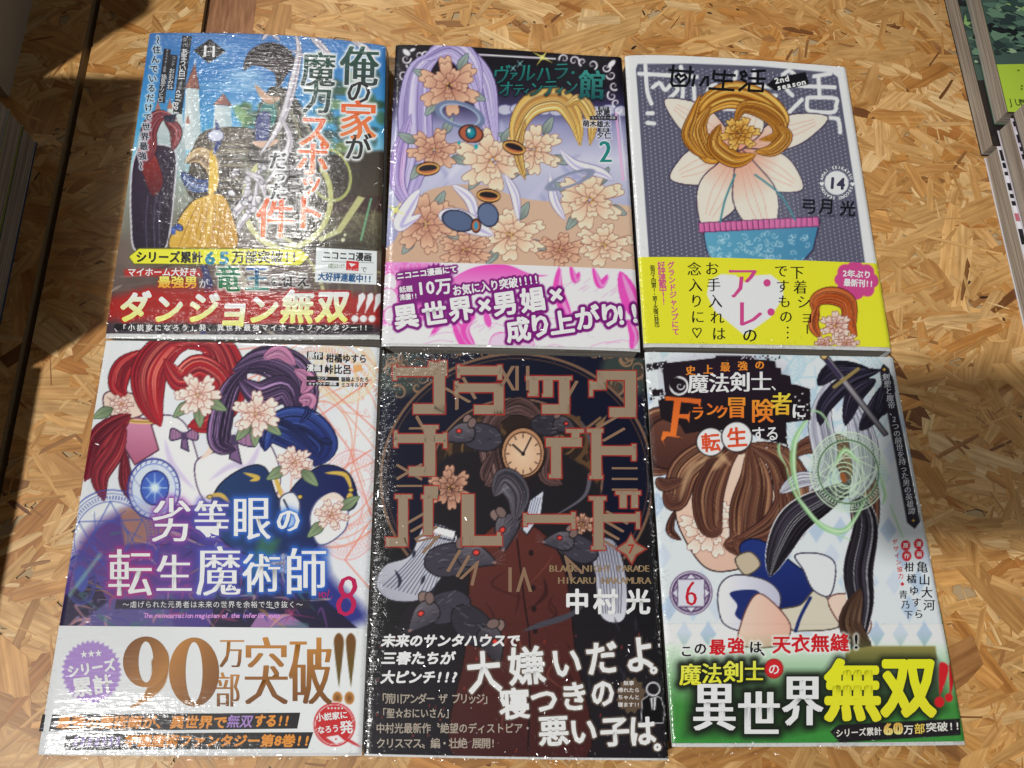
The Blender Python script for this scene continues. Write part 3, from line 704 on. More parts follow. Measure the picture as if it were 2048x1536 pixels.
# ---------------------------------------------------------------- cover 2: roses in a filigree frame
def cover_two():
    top = [(791,90),(900,92),(1010,99),(1130,108),(1243,114)]; bot = [(763,692),(1020,696),(1281,703)]
    c = Sheet(top, bot, 0, .74); b = Sheet(top, bot, .722, .992, name='paper_band', zoff=.00028)
    c.gradv([(90,(20,16,22)),(170,(26,20,34)),(215,(62,56,96)),(250,(150,150,190)),(320,(206,206,226)),(420,(176,178,206)),(520,(130,132,176))])
    c.mottle(60, 10, 4)
    for i in range(16):
        x, y = R_.uniform(800,1270), R_.uniform(240,500); c.stroke([(x,y),(x+R_.uniform(-60,60),y+30),(x+R_.uniform(-90,90),y+80)], R_.uniform(6,16), R_.choice([(222,222,238),(150,152,196),(198,196,224)]), taper=True, a=.6, soft=4)
    for i in range(10): c.disc(1010+i*26, 222+R_.uniform(-4,4), 16, 10, (206,206,224), line=(110,110,160), lw=1, a=.9)
    # filigree frame
    fw = (238,230,244); pk = (236,176,214)
    c.stroke([(925,108),(1110,118)], 3, fw, smooth=False); c.stroke([(806,200),(798,470),(796,530)], 4, pk, smooth=False); c.stroke([(811,200),(803,470),(801,530)], 1.6, fw, smooth=False); c.stroke([(1232,226),(1246,360)], 4, pk, smooth=False); c.stroke([(1238,226),(1252,360)], 1.6, fw, smooth=False)
    for x, y, r, a0, f in ((812,118,10,0,1),(822,130,9,3,-1),(808,150,11,1,1),(816,168,10,4,-1),(808,186,9,2,1),(808,198,7,0,-1),(1128,118,10,3,1),(1148,122,10,0,-1),(1165,124,8,2,1),(1185,130,10,1,-1),(1212,136,9,0,1),(1222,150,10,3,-1),(1228,172,9,1,1),(1224,192,10,4,-1),(1232,206,8,2,1),(838,112,9,1,-1),(852,110,8,3,1),(1236,220,7,0,1)):
        c.curl(x, y, r, a0, 1.1, 3.2, fw, f)
    c.disc(813,105,9,5,fw,rot=.7); c.disc(1223,128,10,5,fw,rot=-.8); c.disc(825,100,6,3,fw,rot=-.4)
    # flowing lavender ribbon, roses, golden ribbon, white cloth
    lav = ((146,130,186),(190,178,222),(226,220,246))
    c.plume([(880,108),(840,140),(830,210),(830,300),(812,380),(812,400)], 66, *lav, n=26, seed=21, line=(96,80,140))
    c.plume([(870,104),(920,110),(960,160),(976,230),(990,300)], 52, *lav, n=20, seed=22, line=(96,80,140))
    c.plume([(846,120),(900,96),(940,130),(960,190)], 46, *lav, n=20, seed=23, line=(96,80,140))
    c.plume([(822,230),(800,300),(796,370),(826,420)], 30, (150,120,190), (196,180,226), (236,190,226), n=14, seed=24, line=(96,80,140))
    tan = ((168,106,88),(204,150,124),(228,188,156)); pe = ((206,150,124),(232,200,168),(246,224,196)); ln = (96,56,56)
    c.poly([(826,420),(860,380),(960,370),(1060,400),(1280,420),(1290,545),(770,540),(790,480)], (204,168,142), col2=(214,182,156), g=((780,0),(1280,0)), smooth=True)
    for lx, ly in ((898,172),(1068,300),(985,320),(1180,400),(852,448),(1020,470),(868,300)):
        for la in (.4, 2.2, 3.6, 5.2): c.leaf(lx+40*math.cos(la), ly+34*math.sin(la), 40, la, (170,186,176), (80,96,110))
    c.rose(898, 172, 62, *tan, ln, seed=3, n=6, sq=.95)
    c.rose(1068, 300, 58, *pe, ln, seed=5, n=6, sq=.85)
    c.rose(868, 300, 54, *tan, ln, seed=7, n=6); c.rose(985, 320, 74, *pe, ln, seed=8, n=7, sq=.85)
    c.rose(1180, 400, 72, *pe, ln, seed=9, n=7, sq=.8); c.rose(852, 448, 66, *tan, ln, seed=10, n=6, sq=.9)
    c.rose(1020, 470, 74, *pe, ln, seed=11, n=7, sq=.7); c.rose(1208, 490, 62, *pe, ln, seed=12, n=6, sq=.7); c.rose(930, 500, 54, *tan, ln, seed=13, n=6, sq=.7); c.rose(1120, 500, 48, *tan, ln, seed=14, n=5, sq=.7)
    gold = ((176,120,60),(226,190,104),(248,232,170))
    c.plume([(1040,330),(1034,260),(1064,210),(1120,200),(1150,240),(1160,290)], 46, *gold, n=22, seed=31, line=(110,74,50)); c.plume([(1130,214),(1160,200),(1184,240),(1180,290)], 24, *gold, n=12, seed=32, line=(110,74,50)); c.plume([(1050,240),(1036,300),(1050,360)], 16, *gold, n=8, seed=33, line=(110,74,50))
    for P, w in (([(1120,300),(1150,330),(1200,345),(1226,360)], 20), ([(1100,350),(1108,400),(1130,440)], 16), ([(838,380),(820,410),(800,450),(840,430)], 28), ([(905,370),(940,400),(952,450)], 20), ([(1010,350),(1030,390),(1036,440)], 16), ([(880,430),(920,440),(985,470)], 40)):
        c.stroke(P, w+3, (110,96,150), taper=True); c.stroke(P, w, (232,228,244), taper=True); c.stroke([(x+3,y+3) for x, y in P], w*.25, (188,180,220), taper=True)
    c.ring(920,230,44,22,8,(112,126,160),rot=.3); c.ring(920,230,40,19,2,(170,184,210),rot=.3)
    c.disc(942,268,24,17,(176,92,62),rot=.2,line=(70,34,30)); c.disc(942,266,10,12,(40,160,170),line=(20,60,80),col2=(10,100,120)); c.disc(938,262,3,4,(210,240,240)); c.disc(952,294,4,5,(40,160,170)); c.disc(918,286,3,4,(40,160,170))
    for x, y, r0 in ((856,338,-.1),(1028,296,.3),(977,392,.1)):
        c.disc(x, y, 22, 13, (196,110,70), rot=r0, line=(70,34,30)); c.disc(x, y-2, 21, 6, (30,24,30), rot=r0); c.ring(x, y, 21, 10, 2, (226,176,90), rot=r0)
    c.disc(916,442,32,20,(84,100,134),rot=.3,line=(40,44,70)); c.disc(976,430,20,24,(96,112,146),rot=-.4,line=(40,44,70)); c.disc(952,452,9,13,(196,110,70),line=(70,34,30)); c.disc(952,452,4,8,(40,150,190))
    c.ring(1140,360,44,12,5,(140,146,170),rot=-.35)
    for x, y, r in ((1085,115,14),(792,420,16)):
        for an in (.6, 2.1): c.stroke([(x-math.cos(an)*r*1.6,y-math.sin(an)*r*1.3),(x+math.cos(an)*r*1.6,y+math.sin(an)*r*1.3)], 2.4, (250,240,110), taper=True, smooth=False)
        c.disc(x, y, r*.3, r*.3, (255,246,140), soft=3)
    for x, y in ((1040,128),(1026,137),(1203,187)):
        for an in (.8, 2.3): c.stroke([(x-9*math.cos(an),y-9*math.sin(an)),(x+9*math.cos(an),y+9*math.sin(an))], 1.6, (150,220,220), taper=True, smooth=False)
    te = (34,132,126); te2 = (20,84,86)
    for ch, x, y, z in (('ヴ',1003,150,36),('ァ',1027,150,20),('ル',1054,146,36),('ハ',1088,148,32),('ラ',1122,142,34),('・',1146,146,26),('オ',1012,178,30),('テ',1037,180,24),('ィ',1053,182,14),('ン',1072,178,28),('テ',1100,176,32),('ィ',1120,180,18),('ン',1142,174,28)):
        c.text(ch, x, y, z, te, col2=te2, mincho=.8, thin=.004, shear=.15, ang=2, glow=[(5,(10,16,22),.8)], h=z*1.15)
    c.text('館', 1184, 170, 54, (60,150,140), col2=te2, mincho=1.3, bold=.4, ang=-2, glow=[(6,(10,16,22),.8)], h=62)
    for y, s_, st in ((217,'原作',8),(236,'キャラクター原案',6),(260,'漫画',8)):
        wd = len(s_)*st*.5+3; c.shape([(1207-wd,y-4),(1207+wd,y-3.5),(1207+wd,y+4.5),(1207-wd,y+4)], (40,38,50)); c.text(s_, 1207, y, st, (220,220,230), z=2)
    for st, x, y, z in (('求嵐',1206,227,15),('萌木雄太',1193,248,14),('夕仁',1208,271,15)): c.text(st, x, y, z, (30,30,40), z=2, bold=.4, glow=[(4,(228,228,240),.8)], ang=-1)
    c.text('2', 1211, 303, 62, te, mincho=1.8, thin=.008, glow=[(5,(232,236,240),.9)], w=52)
    # band
    b.C[:] = (236,228,238)
    pk1, pk2, pk3 = (232,78,184), (240,150,210), (246,204,228)
    b.poly([(764,520),(880,528),(884,560),(860,640),(764,650)], (236,120,200), soft=3)
    for i in range(26): b.ring(R_.uniform(770,880), R_.uniform(530,600), R_.uniform(5,14), R_.uniform(5,14), 1.5, (246,170,222))
    for x, y, r in ((778,566,20),(776,600,24),(782,632,18)): b.disc(x, y, r*.8, r, (242,222,240), line=(226,110,190), lw=1)
    b.poly([(905,560),(950,535),(1010,530),(1060,548),(1095,552),(1040,560),(1000,575),(930,580)], pk1, col2=pk2, g=((0,530),(0,575)), smooth=True)
    for P, w in (([(1118,535),(1116,580),(1130,620),(1142,640)], 24), ([(1140,530),(1150,560),(1158,545)], 14), ([(1185,535),(1200,570),(1215,550)], 16), ([(1240,545),(1262,600),(1280,640)], 40), ([(906,640),(930,680),(945,700)], 30), ([(950,630),(930,660),(950,700)], 18), ([(1255,640),(1268,670),(1262,700)], 20), ([(860,580),(880,640),(862,670)], 14)):
        b.stroke(P, w, pk1, taper=True); b.stroke([(x+4,y+3) for x, y in P], w*.3, pk2, taper=True)
    b.poly([(985,672),(1010,665),(1060,672),(1060,700),(985,700)], pk3, smooth=True, line=pk1, lw=.8)
    for i in range(22):
        x, y = R_.choice([(1150,565),(1200,572),(960,645),(1240,580)]); x += R_.uniform(-30,30); y += R_.uniform(-8,10); b.stroke([(x,y),(x-12,y+9)], 1.1, (200,130,180), a=.6)
    for i in range(14):
        x, y = R_.uniform(790,1260), R_.uniform(640,700); b.stroke([(x,y),(x+30,y-8),(x+60,y+R_.uniform(-10,10))], 1.2, (226,120,190), a=.7)
    b.disc(975,640,16,7,(232,90,190),rot=1.3)
    pu = (124,20,120); pa = (250,246,252)
    b.poly([(838+34*math.cos(i*.157)*(1 if i % 2 else .82)+34, 560+34*math.sin(i*.157)*(1 if i % 2 else .82)) for i in range(40)], pu)
    b.poly([(800,540),(905,535),(905,605),(800,610)], pu, soft=6)
    kw = dict(bold=.7, z=3)
    b.text('ニコニコ漫画にて', 854, 546, 15, pa, length=122, ang=7, out=[(4,pu)], **kw)
    b.text('話題', 812, 579, 13, pa, length=27, ang=6, out=[(4,pu)], z=3, bold=.4); b.text('沸騰!!', 817, 594, 13, pa, length=36, ang=6, out=[(4,pu)], z=3, bold=.4)
    b.text('10万', 868, 575, 34, pa, length=72, ang=6, out=[(5,pu)], bold=1.1, z=3); b.text('お気に入り突破!!!!', 991, 571, 22, pa, length=174, ang=8, out=[(5,pu)], **kw)
    big = (('異',812,633),('世',869,628),('界',921,618),('×',969,612),('男',1010,607),('娼',1065,600),('×',1112,591),('成',1036,660),('り',1080,652),('上',1123,646),('が',1174,636),('り',1220,630),('!!',1255,629))
    for p in (0, 1):
        for ch, x, y in big: b.text(ch, x, y, 50, pa, bold=1.9, ang=8, out=[(7,pu)] if p == 0 else None, z=4) if p == 0 else None
    return top, bot, [c, b]

# ---------------------------------------------------------------- cover 3: dotted grey with a lily
def cover_three():
    top = [(1250,112),(1340,111),(1470,118),(1600,127),(1692,134)]; bot = [(1288,694),(1530,697),(1783,702)]
    c = Sheet(top, bot, 0, .71, base=(228,230,236)); b = Sheet(top, bot, .692, .988, name='paper_band', zoff=.00028)
    g = (92,92,112)
    def uv(u, v):
        return np.array(top[0])*(1-u)*(1-v)+np.array(top[-1])*u*(1-v)+np.array(bot[0])*(1-u)*v+np.array(bot[-1])*u*v+np.array([0,(-8*math.sin(u*3.14))*(1-v)])
    P = [uv(*q) for q in ((.045,.045),(.055,.028),(.3,.026),(.6,.026),(.93,.026),(.955,.04),(.955,.4),(.945,.8),(.5,.8),(.045,.8),(.045,.4))]
    c.poly(P, g)
    d0 = []
    for i in range(46):
        for j in range(58):
            u, v = .065+i*.0198, .045+j*.0132+(i % 2)*.0066
            if u < .94 and v < .71: d0.append(uv(u, v))
    # big rounded title behind
    wh = (232,234,240)
    def bars(L, w, ox=0, oy=0):
        for Q in L: c.stroke([(1240+x/3.657+ox, 90+y/3.657+oy) for x, y in Q], w, wh, smooth=len(Q) > 2)
    for q in d0: c.disc(q[0], q[1], 1.15, 1.15, (206,208,222), soft=.9, a=.85)
    bars([[(140,210),(560,235)],[(185,150),(200,340),(230,430)],[(445,160),(460,330),(450,420)],[(240,310),(290,280),(330,330),(380,290),(420,330),(330,420)],[(540,310),(545,420)],[(620,420),(650,320),(710,300),(745,400)],
          [(850,200),(830,290)],[(800,290),(1130,310)],[(820,370),(1140,372)],[(980,190),(980,470)],[(760,470),(1190,480)],
          [(1190,220),(1240,190),(1285,240),(1240,270),(1190,230)],[(1220,330),(1260,370)],[(1240,490),(1330,400)],[(1310,300),(1570,310)],[(1420,230),(1540,210)],[(1450,230),(1460,380)],[(1370,390),(1370,470),(1430,490),(1560,490),(1580,440),(1570,390),(1380,385)],
          [(200,500),(240,500)],[(200,570),(250,575)],[(1290,530),(1560,535),(1600,560),(1610,640)]], 8)
    # lily: pale petals, curled orange heart, teal and pink ruffles
    sk = (240,222,208); sk2 = (222,150,122); ln = (56,44,70)
    def petal(P, cc=sk, c2=sk2, gg=None):
        Q = np.array(P, float); cen = Q.mean(0)
        c.poly(P, cc, col2=c2, g=gg or ((Q[0][0],Q[0][1]),(cen[0],cen[1])), smooth=True, line=ln, lw=1.3)
    def radial(cx, cy, an, L, wd, c1=sk, c2=sk2):
        ca, sa = math.cos(an), math.sin(an); Q = []
        for t, k in ((0,.10),(.25,.62),(.5,1.0),(.75,.8),(1,.0),(.75,-.8),(.5,-1.0),(.25,-.62),(0,-.10)):
            q = k*wd; Q.append((cx+ca*L*t-sa*q, cy+sa*L*t+ca*q))
        c.poly(Q, c2, col2=c1, g=((cx,cy),(cx+ca*L*.55,cy+sa*L*.55)), smooth=True, line=ln, lw=1.3)
        for o in (-.35, 0, .35):
            c.stroke([(cx+ca*L*.2-sa*wd*o*.5, cy+sa*L*.2+ca*wd*o*.5),(cx+ca*L*.55-sa*wd*o, cy+sa*L*.55+ca*wd*o),(cx+ca*L*.85-sa*wd*o*.5, cy+sa*L*.85+ca*wd*o*.5)], 1.3, (206,150,130), a=.7)
    for an, L, wd in ((-2.55,180,34),(2.75,150,38),(-.35,190,32),(.55,150,38),(2.0,170,44),(1.25,190,44),(-1.2,100,30)): radial(1478, 300, an, L, wd)
    og = ((130,74,24),(214,146,48),(246,204,112))
    for k, (P, w) in enumerate((([(1400,262),(1412,214),(1462,190),(1520,206),(1560,240),(1548,268)],54), ([(1470,250),(1486,216),(1525,222),(1556,246),(1556,272),(1520,280)],32), ([(1420,214),(1396,260),(1418,310),(1450,312)],36),
            ([(1400,190),(1386,230),(1374,270),(1390,300),(1412,316)],20), ([(1550,250),(1572,272),(1546,300),(1510,304)],26), ([(1440,250),(1430,290),(1470,320),(1510,310)],34))):
        c.plume(P, w, *og, n=22, seed=41+k, line=(80,44,24))
    c.rose(1480, 268, 40, *og, (80,44,24), seed=19, n=6, sq=.85)
    # patterned bowl with a pleated rim
    c.poly([(1405,452),(1640,440),(1626,500),(1600,530),(1430,532),(1412,500)], (98,168,196), col2=(70,134,172), g=((1405,0),(1640,0)), line=ln)
    for i in range(60):
        c.curl(R_.uniform(1416,1622), R_.uniform(468,526), R_.uniform(4,8), R_.uniform(0,6), 1.0, 1.6, (196,226,236), R_.choice((1,-1)), a=.8)
    for i in range(22):
        x = 1403+i*10.8; y = 455-i*.55
        c.poly([(x-6,y-9),(x+6,y-9),(x+8,y+10),(x-5,y+10)], (226,130,180), col2=(196,88,150), g=((x-7,0),(x+8,0)), line=(96,44,90), lw=.9)
    for P in ([(1440,445),(1450,400),(1470,350)], [(1590,440),(1560,390),(1510,350)]): c.stroke(P, 4, (70,140,150))
    # black title
    def kb(L, w=6.2):
        for Q in L: 
            Q = np.array([(1240+x/3.657, 90+y/3.657) for x, y in Q])
            for a, e in zip(Q[:-1], Q[1:]):
                d = (e-a)/(np.hypot(*(e-a))+1e-6); nn = np.array([-d[1], d[0]])*w/2; a2, e2 = a-d*w*.3, e+d*w*.3
                c.shape([a2+nn, e2+nn, e2-nn, a2-nn], (18,18,24), z=4)
    kb([[(360,185),(535,200)],[(390,150),(375,280),(385,300),(480,300),(505,270),(515,160)],[(405,230),(430,215),(445,232),(470,220),(485,240),(440,275),(405,230)],
        [(545,225),(530,300)],[(585,300),(620,240),(640,235),(640,300)],[(690,190),(680,250)],[(680,215),(840,225)],[(690,260),(820,268)],[(765,190),(750,320)],[(650,320),(830,332)],
        [(880,205),(910,195),(925,225),(895,235),(880,205)],[(885,250),(920,270)],[(870,335),(930,285)],[(960,195),(1060,190)],[(940,245),(1060,250)],[(1010,190),(1005,270)],[(945,285),(940,335),(1040,340),(1045,285),(945,285)]], 5.2)
    c.shape([(1532,171),(1550,156),(1611,144),(1619,169),(1550,182)], (22,20,26), z=5)
    c.text('2nd', 1563, 160, 16, (236,236,240), z=7, ang=12, bold=.6, w=18); c.text('season', 1582, 170, 15, (236,236,240), z=7, ang=12, bold=.6, w=18)
    for i in range(1): c.disc(1673,366,24,24,(228,230,238)); c.disc(1673,366,21.5,21.5,(228,230,238)); c.ring(1673,366,33,33,1,(150,150,170),a=.3)
    c.text('14', 1673, 367, 31, (62,60,84), z=3, bold=1.5, length=34, ang=-4)
    ring_t = 'AMAI SEIKATSU'
    for i, ch in enumerate(ring_t):
        an = math.radians(-165+i*12.2); c.text(ch, 1673+31*math.cos(an), 366+31*math.sin(an), 8, (230,232,240), ang=-math.degrees(an)-90, z=2, bold=.3)
    for i, ch in enumerate('SECOND SEASON'):
        an = math.radians(20+i*11.5); c.text(ch, 1673+31*math.cos(an), 366+31*math.sin(an), 8, (230,232,240), ang=-math.degrees(an)-90, z=2, bold=.3)
    for an in (5, 176): c.text('♥', 1673+31*math.cos(math.radians(an)), 366+31*math.sin(math.radians(an)), 8, (230,232,240), z=2)
    c.text('弓', 1617, 413, 33, (22,20,28), z=3, bold=.8, ang=-2); c.text('月', 1653, 413, 33, (22,20,28), z=3, bold=.8, ang=-2); c.text('光', 1695, 417, 33, (22,20,28), z=3, bold=.8, ang=-2)
    c.text('HIKARU YUZUKI', 1677, 432, 8, (30,28,40), z=3, length=74, w=9.5)
    # band
    b.C[:] = (236,226,50)
    b.poly([(1489,672),(1428,622),(1413,590),(1418,562),(1442,549),(1470,551),(1489,566),(1508,552),(1540,550),(1564,568),(1566,596),(1540,636)], (228,230,234))
    PK = (206,74,140); BK = (24,22,24); kb_ = dict(vert=True, z=2)
    b.text('グランドジャンプにて', 1341, 531, 15, PK, end=(1351,664), bold=.45, **kb_); b.text('好評連載中!!', 1322, 531, 16, PK, end=(1327,604), bold=.35, **kb_)
    b.text('（毎月2回第1・第3水曜日発売）', 1304, 529, 10.5, BK, end=(1314,657), bold=.15, **kb_)
    for st, x0, y0, x1, y1, z in (('念入りに♡',1388,539,1397,666,29),('お手入れは',1423,538,1437,668,29),('ですもの',1561,543,1571,634,28),('下着ショ',1593,546,1613,634,29)):
        b.text(st, x0, y0, z, BK, vert=True, end=(x1,y1), z=3, mincho=.5, thin=.006)
    b.shape([(1612,650),(1614.5,650),(1615,668),(1612.5,669)], BK, z=3)
    for i in range(3): b.shape([(1574.5+2*math.cos(t*.785),656+i*10+2*math.sin(t*.785)) for t in range(8)], BK, z=3)
    b.text('ア', 1483, 566, 70, PK, z=4, mincho=1.8, thin=.008, h=74, w=66); b.text('レ', 1497, 628, 62, PK, z=4, mincho=1.8, thin=.008); b.text('の', 1499, 671, 32, BK, z=4, mincho=.6)
    for x, y in ((1533,567),(1541,625)): b.shape([(x+7.5*math.cos(t*.524),y+7.5*math.sin(t*.524)) for t in range(12)], PK, z=4)
    for x, y, r in ((1690,545,16),(1710,540,18),(1732,545,16),(1742,562,15),(1734,580,14),(1712,584,16),(1690,576,16),(1680,560,12),(1712,562,26)): b.disc(x, y, r, r, PK)
    b.text('2年ぶり', 1713, 549, 16, (246,240,244), z=4, length=58, bold=.6, ang=-3); b.text('最新刊!!', 1716, 567, 16, (246,240,244), z=4, length=60, bold=.6, ang=-3)
    og2 = ((150,60,24),(206,104,50),(238,150,90))
    b.plume([(1636,640),(1630,604),(1660,592),(1694,606),(1700,650),(1712,672)], 34, *og2, n=20, seed=51, line=(70,34,30)); b.plume([(1634,612),(1626,650),(1640,676)], 18, *og2, n=10, seed=52, line=(70,34,30))
    b.rose(1670, 652, 32, (206,130,110), (238,204,186), (246,226,214), (90,50,60), seed=15, n=5, sq=.9); b.rose(1692, 686, 26, (206,130,110), (238,204,186), (246,226,214), (90,50,60), seed=16, n=5); b.rose(1648, 688, 20, (206,130,110), (238,204,186), (246,226,214), (90,50,60), seed=17, n=4)
    return top, bot, [c, b]

# ---------------------------------------------------------------- cover 4: magic circles and flowing ribbons
def cover_four():
    top = [(211,681),(480,686),(759,695)]; bot = [(75,1510),(400,1512),(723,1512)]
    c = Sheet(top, bot, 0, .70, base=(224,226,230)); b = Sheet(top, bot, .688, .992, name='paper_band', zoff=.00028, base=(226,228,232))
    c.mottle(80, 5, 6)
    orr = (232,150,120); gd = (226,204,150)
    c.magic(650, 880, 150, 215, orr, rot=-.12, a=.75, w=2.6); c.magic(690, 740, 62, 66, gd, a=.8, w=2.2); c.magic(700, 1010, 70, 110, (236,150,150), rot=.1, a=.5, w=2)
    for P in ([(545,690),(700,900),(742,1030)], [(470,700),(560,690),(752,860)], [(742,900),(650,960),(600,860),(742,760)], [(520,700),(430,800)], [(560,730),(470,770)], [(735,1050),(690,1120),(742,1180)]):
        c.stroke(P, 3.2, (230,130,110), a=.75, smooth=False)
    for i in range(80):
        x, y = R_.uniform(600,745), R_.uniform(730,1100); c.stroke([(x,y),(x+R_.uniform(-7,7),y+R_.uniform(-7,7)),(x+R_.uniform(-7,7),y+R_.uniform(-7,7))], 1.1, (230,140,120), a=.6, smooth=False)
    # lower dark cloth and machinery tones
    c.poly([(130,1150),(190,1050),(330,1000),(470,1040),(620,1060),(660,1150),(700,1254),(110,1256)], (96,60,130), col2=(44,50,130), g=((150,0),(640,0)), soft=12, smooth=True)
    c.poly([(113,1256),(130,1190),(190,1150),(240,1256)], (40,30,64)); c.poly([(420,1256),(440,1150),(560,1120),(715,1256)], (26,34,84), col2=(30,22,50), g=((0,1120),(0,1256)))
    c.poly([(180,1230),(260,1170),(330,1190),(350,1256),(150,1256)], (90,80,140), soft=3); c.poly([(500,1256),(520,1225),(580,1230),(620,1256)], (150,110,160))
    for i in range(150):
        x, y = R_.uniform(150,640), R_.uniform(1050,1245); c.stroke([(x,y),(x+R_.uniform(-40,40),y+R_.uniform(-12,12)),(x+R_.uniform(-50,50),y+R_.uniform(0,40))], R_.uniform(2,7), R_.choice([(170,60,110),(60,60,150),(210,150,150),(120,70,140),(40,34,80),(230,190,170),(60,110,110),(180,130,70)]), taper=True, a=.6)
    for i in range(20): c.disc(R_.uniform(150,330), R_.uniform(1190,1250), 3, 3, (130,120,170), a=.5)
    # white jackets as folded drapery
    wt, ws = (236,232,238), (196,182,214)
    c.poly([(305,850),(330,830),(372,850),(400,930),(420,1000),(340,1010),(270,960),(260,880)], wt, smooth=True, line=(90,70,100)); c.poly([(390,930),(440,900),(520,870),(560,940),(540,1000),(420,1010)], wt, smooth=True, line=(90,70,100))
    for P in ([(330,880),(346,930),(390,980)], [(420,960),(470,930),(510,950)], [(300,890),(310,940),(350,970)], [(520,890),(500,930),(450,980)]): c.stroke(P, 12, ws, taper=True, a=.7, soft=3)
    c.poly([(224,824),(300,840),(318,900),(270,930),(240,880)], (214,150,176), col2=(170,90,120), g=((0,820),(0,930)), line=(80,40,60)); c.stroke([(222,826),(262,842),(314,844)], 8, (230,190,110)); c.stroke([(222,826),(262,842),(314,844)], 2, (120,80,50))
    c.poly([(208,790),(236,782),(284,796),(292,824),(256,838),(214,826)], (236,206,190), smooth=True, line=(90,60,66)); 
    for i in range(4): c.stroke([(214+i*6,794+i*2),(228+i*5,806+i*5)], 1.3, (130,90,90))
    c.stroke([(396,870),(420,858),(424,896),(400,920)], 14, (236,206,190), taper=True)
    # plaid bows
    for x, y, k in ((368,872,.7),(468,880,1.1)):
        for sg in (-1, 1): c.poly([(x,y),(x+sg*34*k,y-22*k),(x+sg*38*k,y+12*k)], (160,116,150), smooth=True, line=(50,40,70))
        c.poly([(x-4,y+4),(x+6,y+4),(x+14*k,y+44*k),(x-8*k,y+34*k)], (120,90,130), line=(50,40,70)); c.disc(x,y,6*k+2,8*k+2,(70,56,90))
        for i in range(8): c.stroke([(x-32*k+i*9*k,y-14*k),(x-32*k+i*9*k,y+10*k)], 1, (96,70,110), smooth=False)
    # red, violet and navy streaming ribbons
    red = ((110,14,34),(170,32,44),(236,130,110))
    c.plume([(300,700),(250,730),(236,770),(250,790)], 40, *red, n=18, seed=61, line=(60,14,26))
    c.plume([(400,680),(340,690),(300,740),(300,800),(320,850)], 70, *red, n=30, seed=62, line=(60,14,26))
    c.plume([(350,690),(420,684),(450,730),(452,790),(420,840),(380,852)], 76, *red, n=34, seed=63, line=(60,14,26))
    c.plume([(330,720),(360,760),(400,740),(440,770),(400,800)], 60, *red, n=22, seed=64, line=(60,14,26))
    c.plume([(260,830),(200,880),(170,960)], 50, (80,10,30), (130,24,44), (190,70,70), n=20, seed=65, line=(60,14,26)); c.plume([(250,850),(230,900),(200,950),(208,1000)], 40, (80,10,30), (130,24,44), (190,70,70), n=16, seed=66, line=(60,14,26)); c.plume([(250,900),(250,960),(262,1000)], 22, (80,10,30), (120,24,44), (180,60,70), n=8, seed=67, line=(60,14,26))
    vi = ((30,22,46),(62,44,78),(180,140,190))
    c.plume([(470,740),(530,722),(590,750),(600,820),(570,850)], 76, *vi, n=34, seed=68, line=(24,16,36)); c.plume([(500,730),(460,780),(440,850),(440,890),(470,900)], 46, *vi, n=24, seed=69, line=(24,16,36)); c.plume([(480,760),(520,790),(570,780),(590,830)], 56, *vi, n=22, seed=70, line=(24,16,36))
    for P in ([(528,716),(560,704),(590,730)], [(590,740),(618,760),(604,786)], [(600,800),(620,800),(608,826)]): c.plume(P, 26, (140,84,120), (196,130,166), (232,190,214), n=8, seed=71, line=(90,50,80))
    nv = ((14,20,56),(30,44,110),(70,100,180))
    c.plume([(530,890),(560,850),(610,850),(650,890),(630,930)], 66, *nv, n=30, seed=72, line=(10,12,36)); c.plume([(530,900),(540,860),(590,880),(640,920)], 50, *nv, n=22, seed=73, line=(10,12,36)); c.plume([(600,846),(616,826),(612,812)], 10, *nv, n=3, seed=74, line=(10,12,36)); c.plume([(640,880),(664,886)], 10, *nv, n=2, seed=75, line=(10,12,36))
    c.poly([(430,985),(480,940),(530,935),(560,1000),(600,960),(650,930),(700,950),(712,1010),(660,1040),(620,1100),(500,1110),(430,1060)], (30,60,104), col2=(24,30,84), g=((430,0),(700,0)), smooth=True, line=(14,18,44))
    for P in ([(488,946),(516,956),(500,962)], [(410,996),(440,990),(460,1006)], [(650,946),(690,950),(704,984)], [(545,936),(556,970),(566,1000)], [(692,1010),(700,990),(706,1010)]): c.stroke(P, 9, (210,176,80), taper=True)
    for x, y in ((420,994),(600,994),(702,980),(500,1186)): c.disc(x, y, 5, 4, (220,190,90), line=(80,60,20), lw=1)
    c.poly([(560,1000),(585,985),(600,1010),(590,1050),(570,1050)], (226,228,236), smooth=True, line=(80,80,110)); c.stroke([(568,1000),(580,1030),(572,1060)], 4, (26,30,60))
    c.poly([(636,1000),(670,990),(694,1010),(690,1060),(640,1090),(620,1040)], (230,230,240), smooth=True, line=(90,90,130)); c.stroke([(640,1000),(668,992),(690,1004)], 14, (238,214,200), taper=True)
    c.poly([(240,1020),(300,1005),(340,1030),(320,1080),(250,1090)], (180,130,90), soft=4, a=.7); c.poly([(500,1150),(520,1070),(560,1080),(540,1140)], (60,120,80), soft=8, a=.7)
    pch = ((214,150,130),(240,210,194),(250,232,222),(110,60,66))
    for lx, ly, la in ((396,790,2.4),(396,790,.5),(396,790,1.5),(512,828,2.2),(512,828,.7),(512,828,1.6),(590,925,2.6),(590,925,.8),(664,1030,-.6),(664,1030,2.4),(244,808,2.7)): c.leaf(lx+20*math.cos(la), ly+20*math.sin(la), 46, la, (150,170,130), (60,80,60))
    c.rose(396, 790, 46, *pch, seed=31, n=6, sq=.95); c.rose(512, 828, 48, *pch, seed=32, n=6, sq=.95); c.rose(590, 925, 36, *pch, seed=33, n=5, sq=.9); c.rose(244, 808, 24, *pch, seed=34, n=4); c.rose(664, 1030, 34, *pch, seed=35, n=5, sq=.9); c.rose(560, 1128, 26, *pch, seed=36, n=4)
    # blue seals
    bl = (60,80,170)
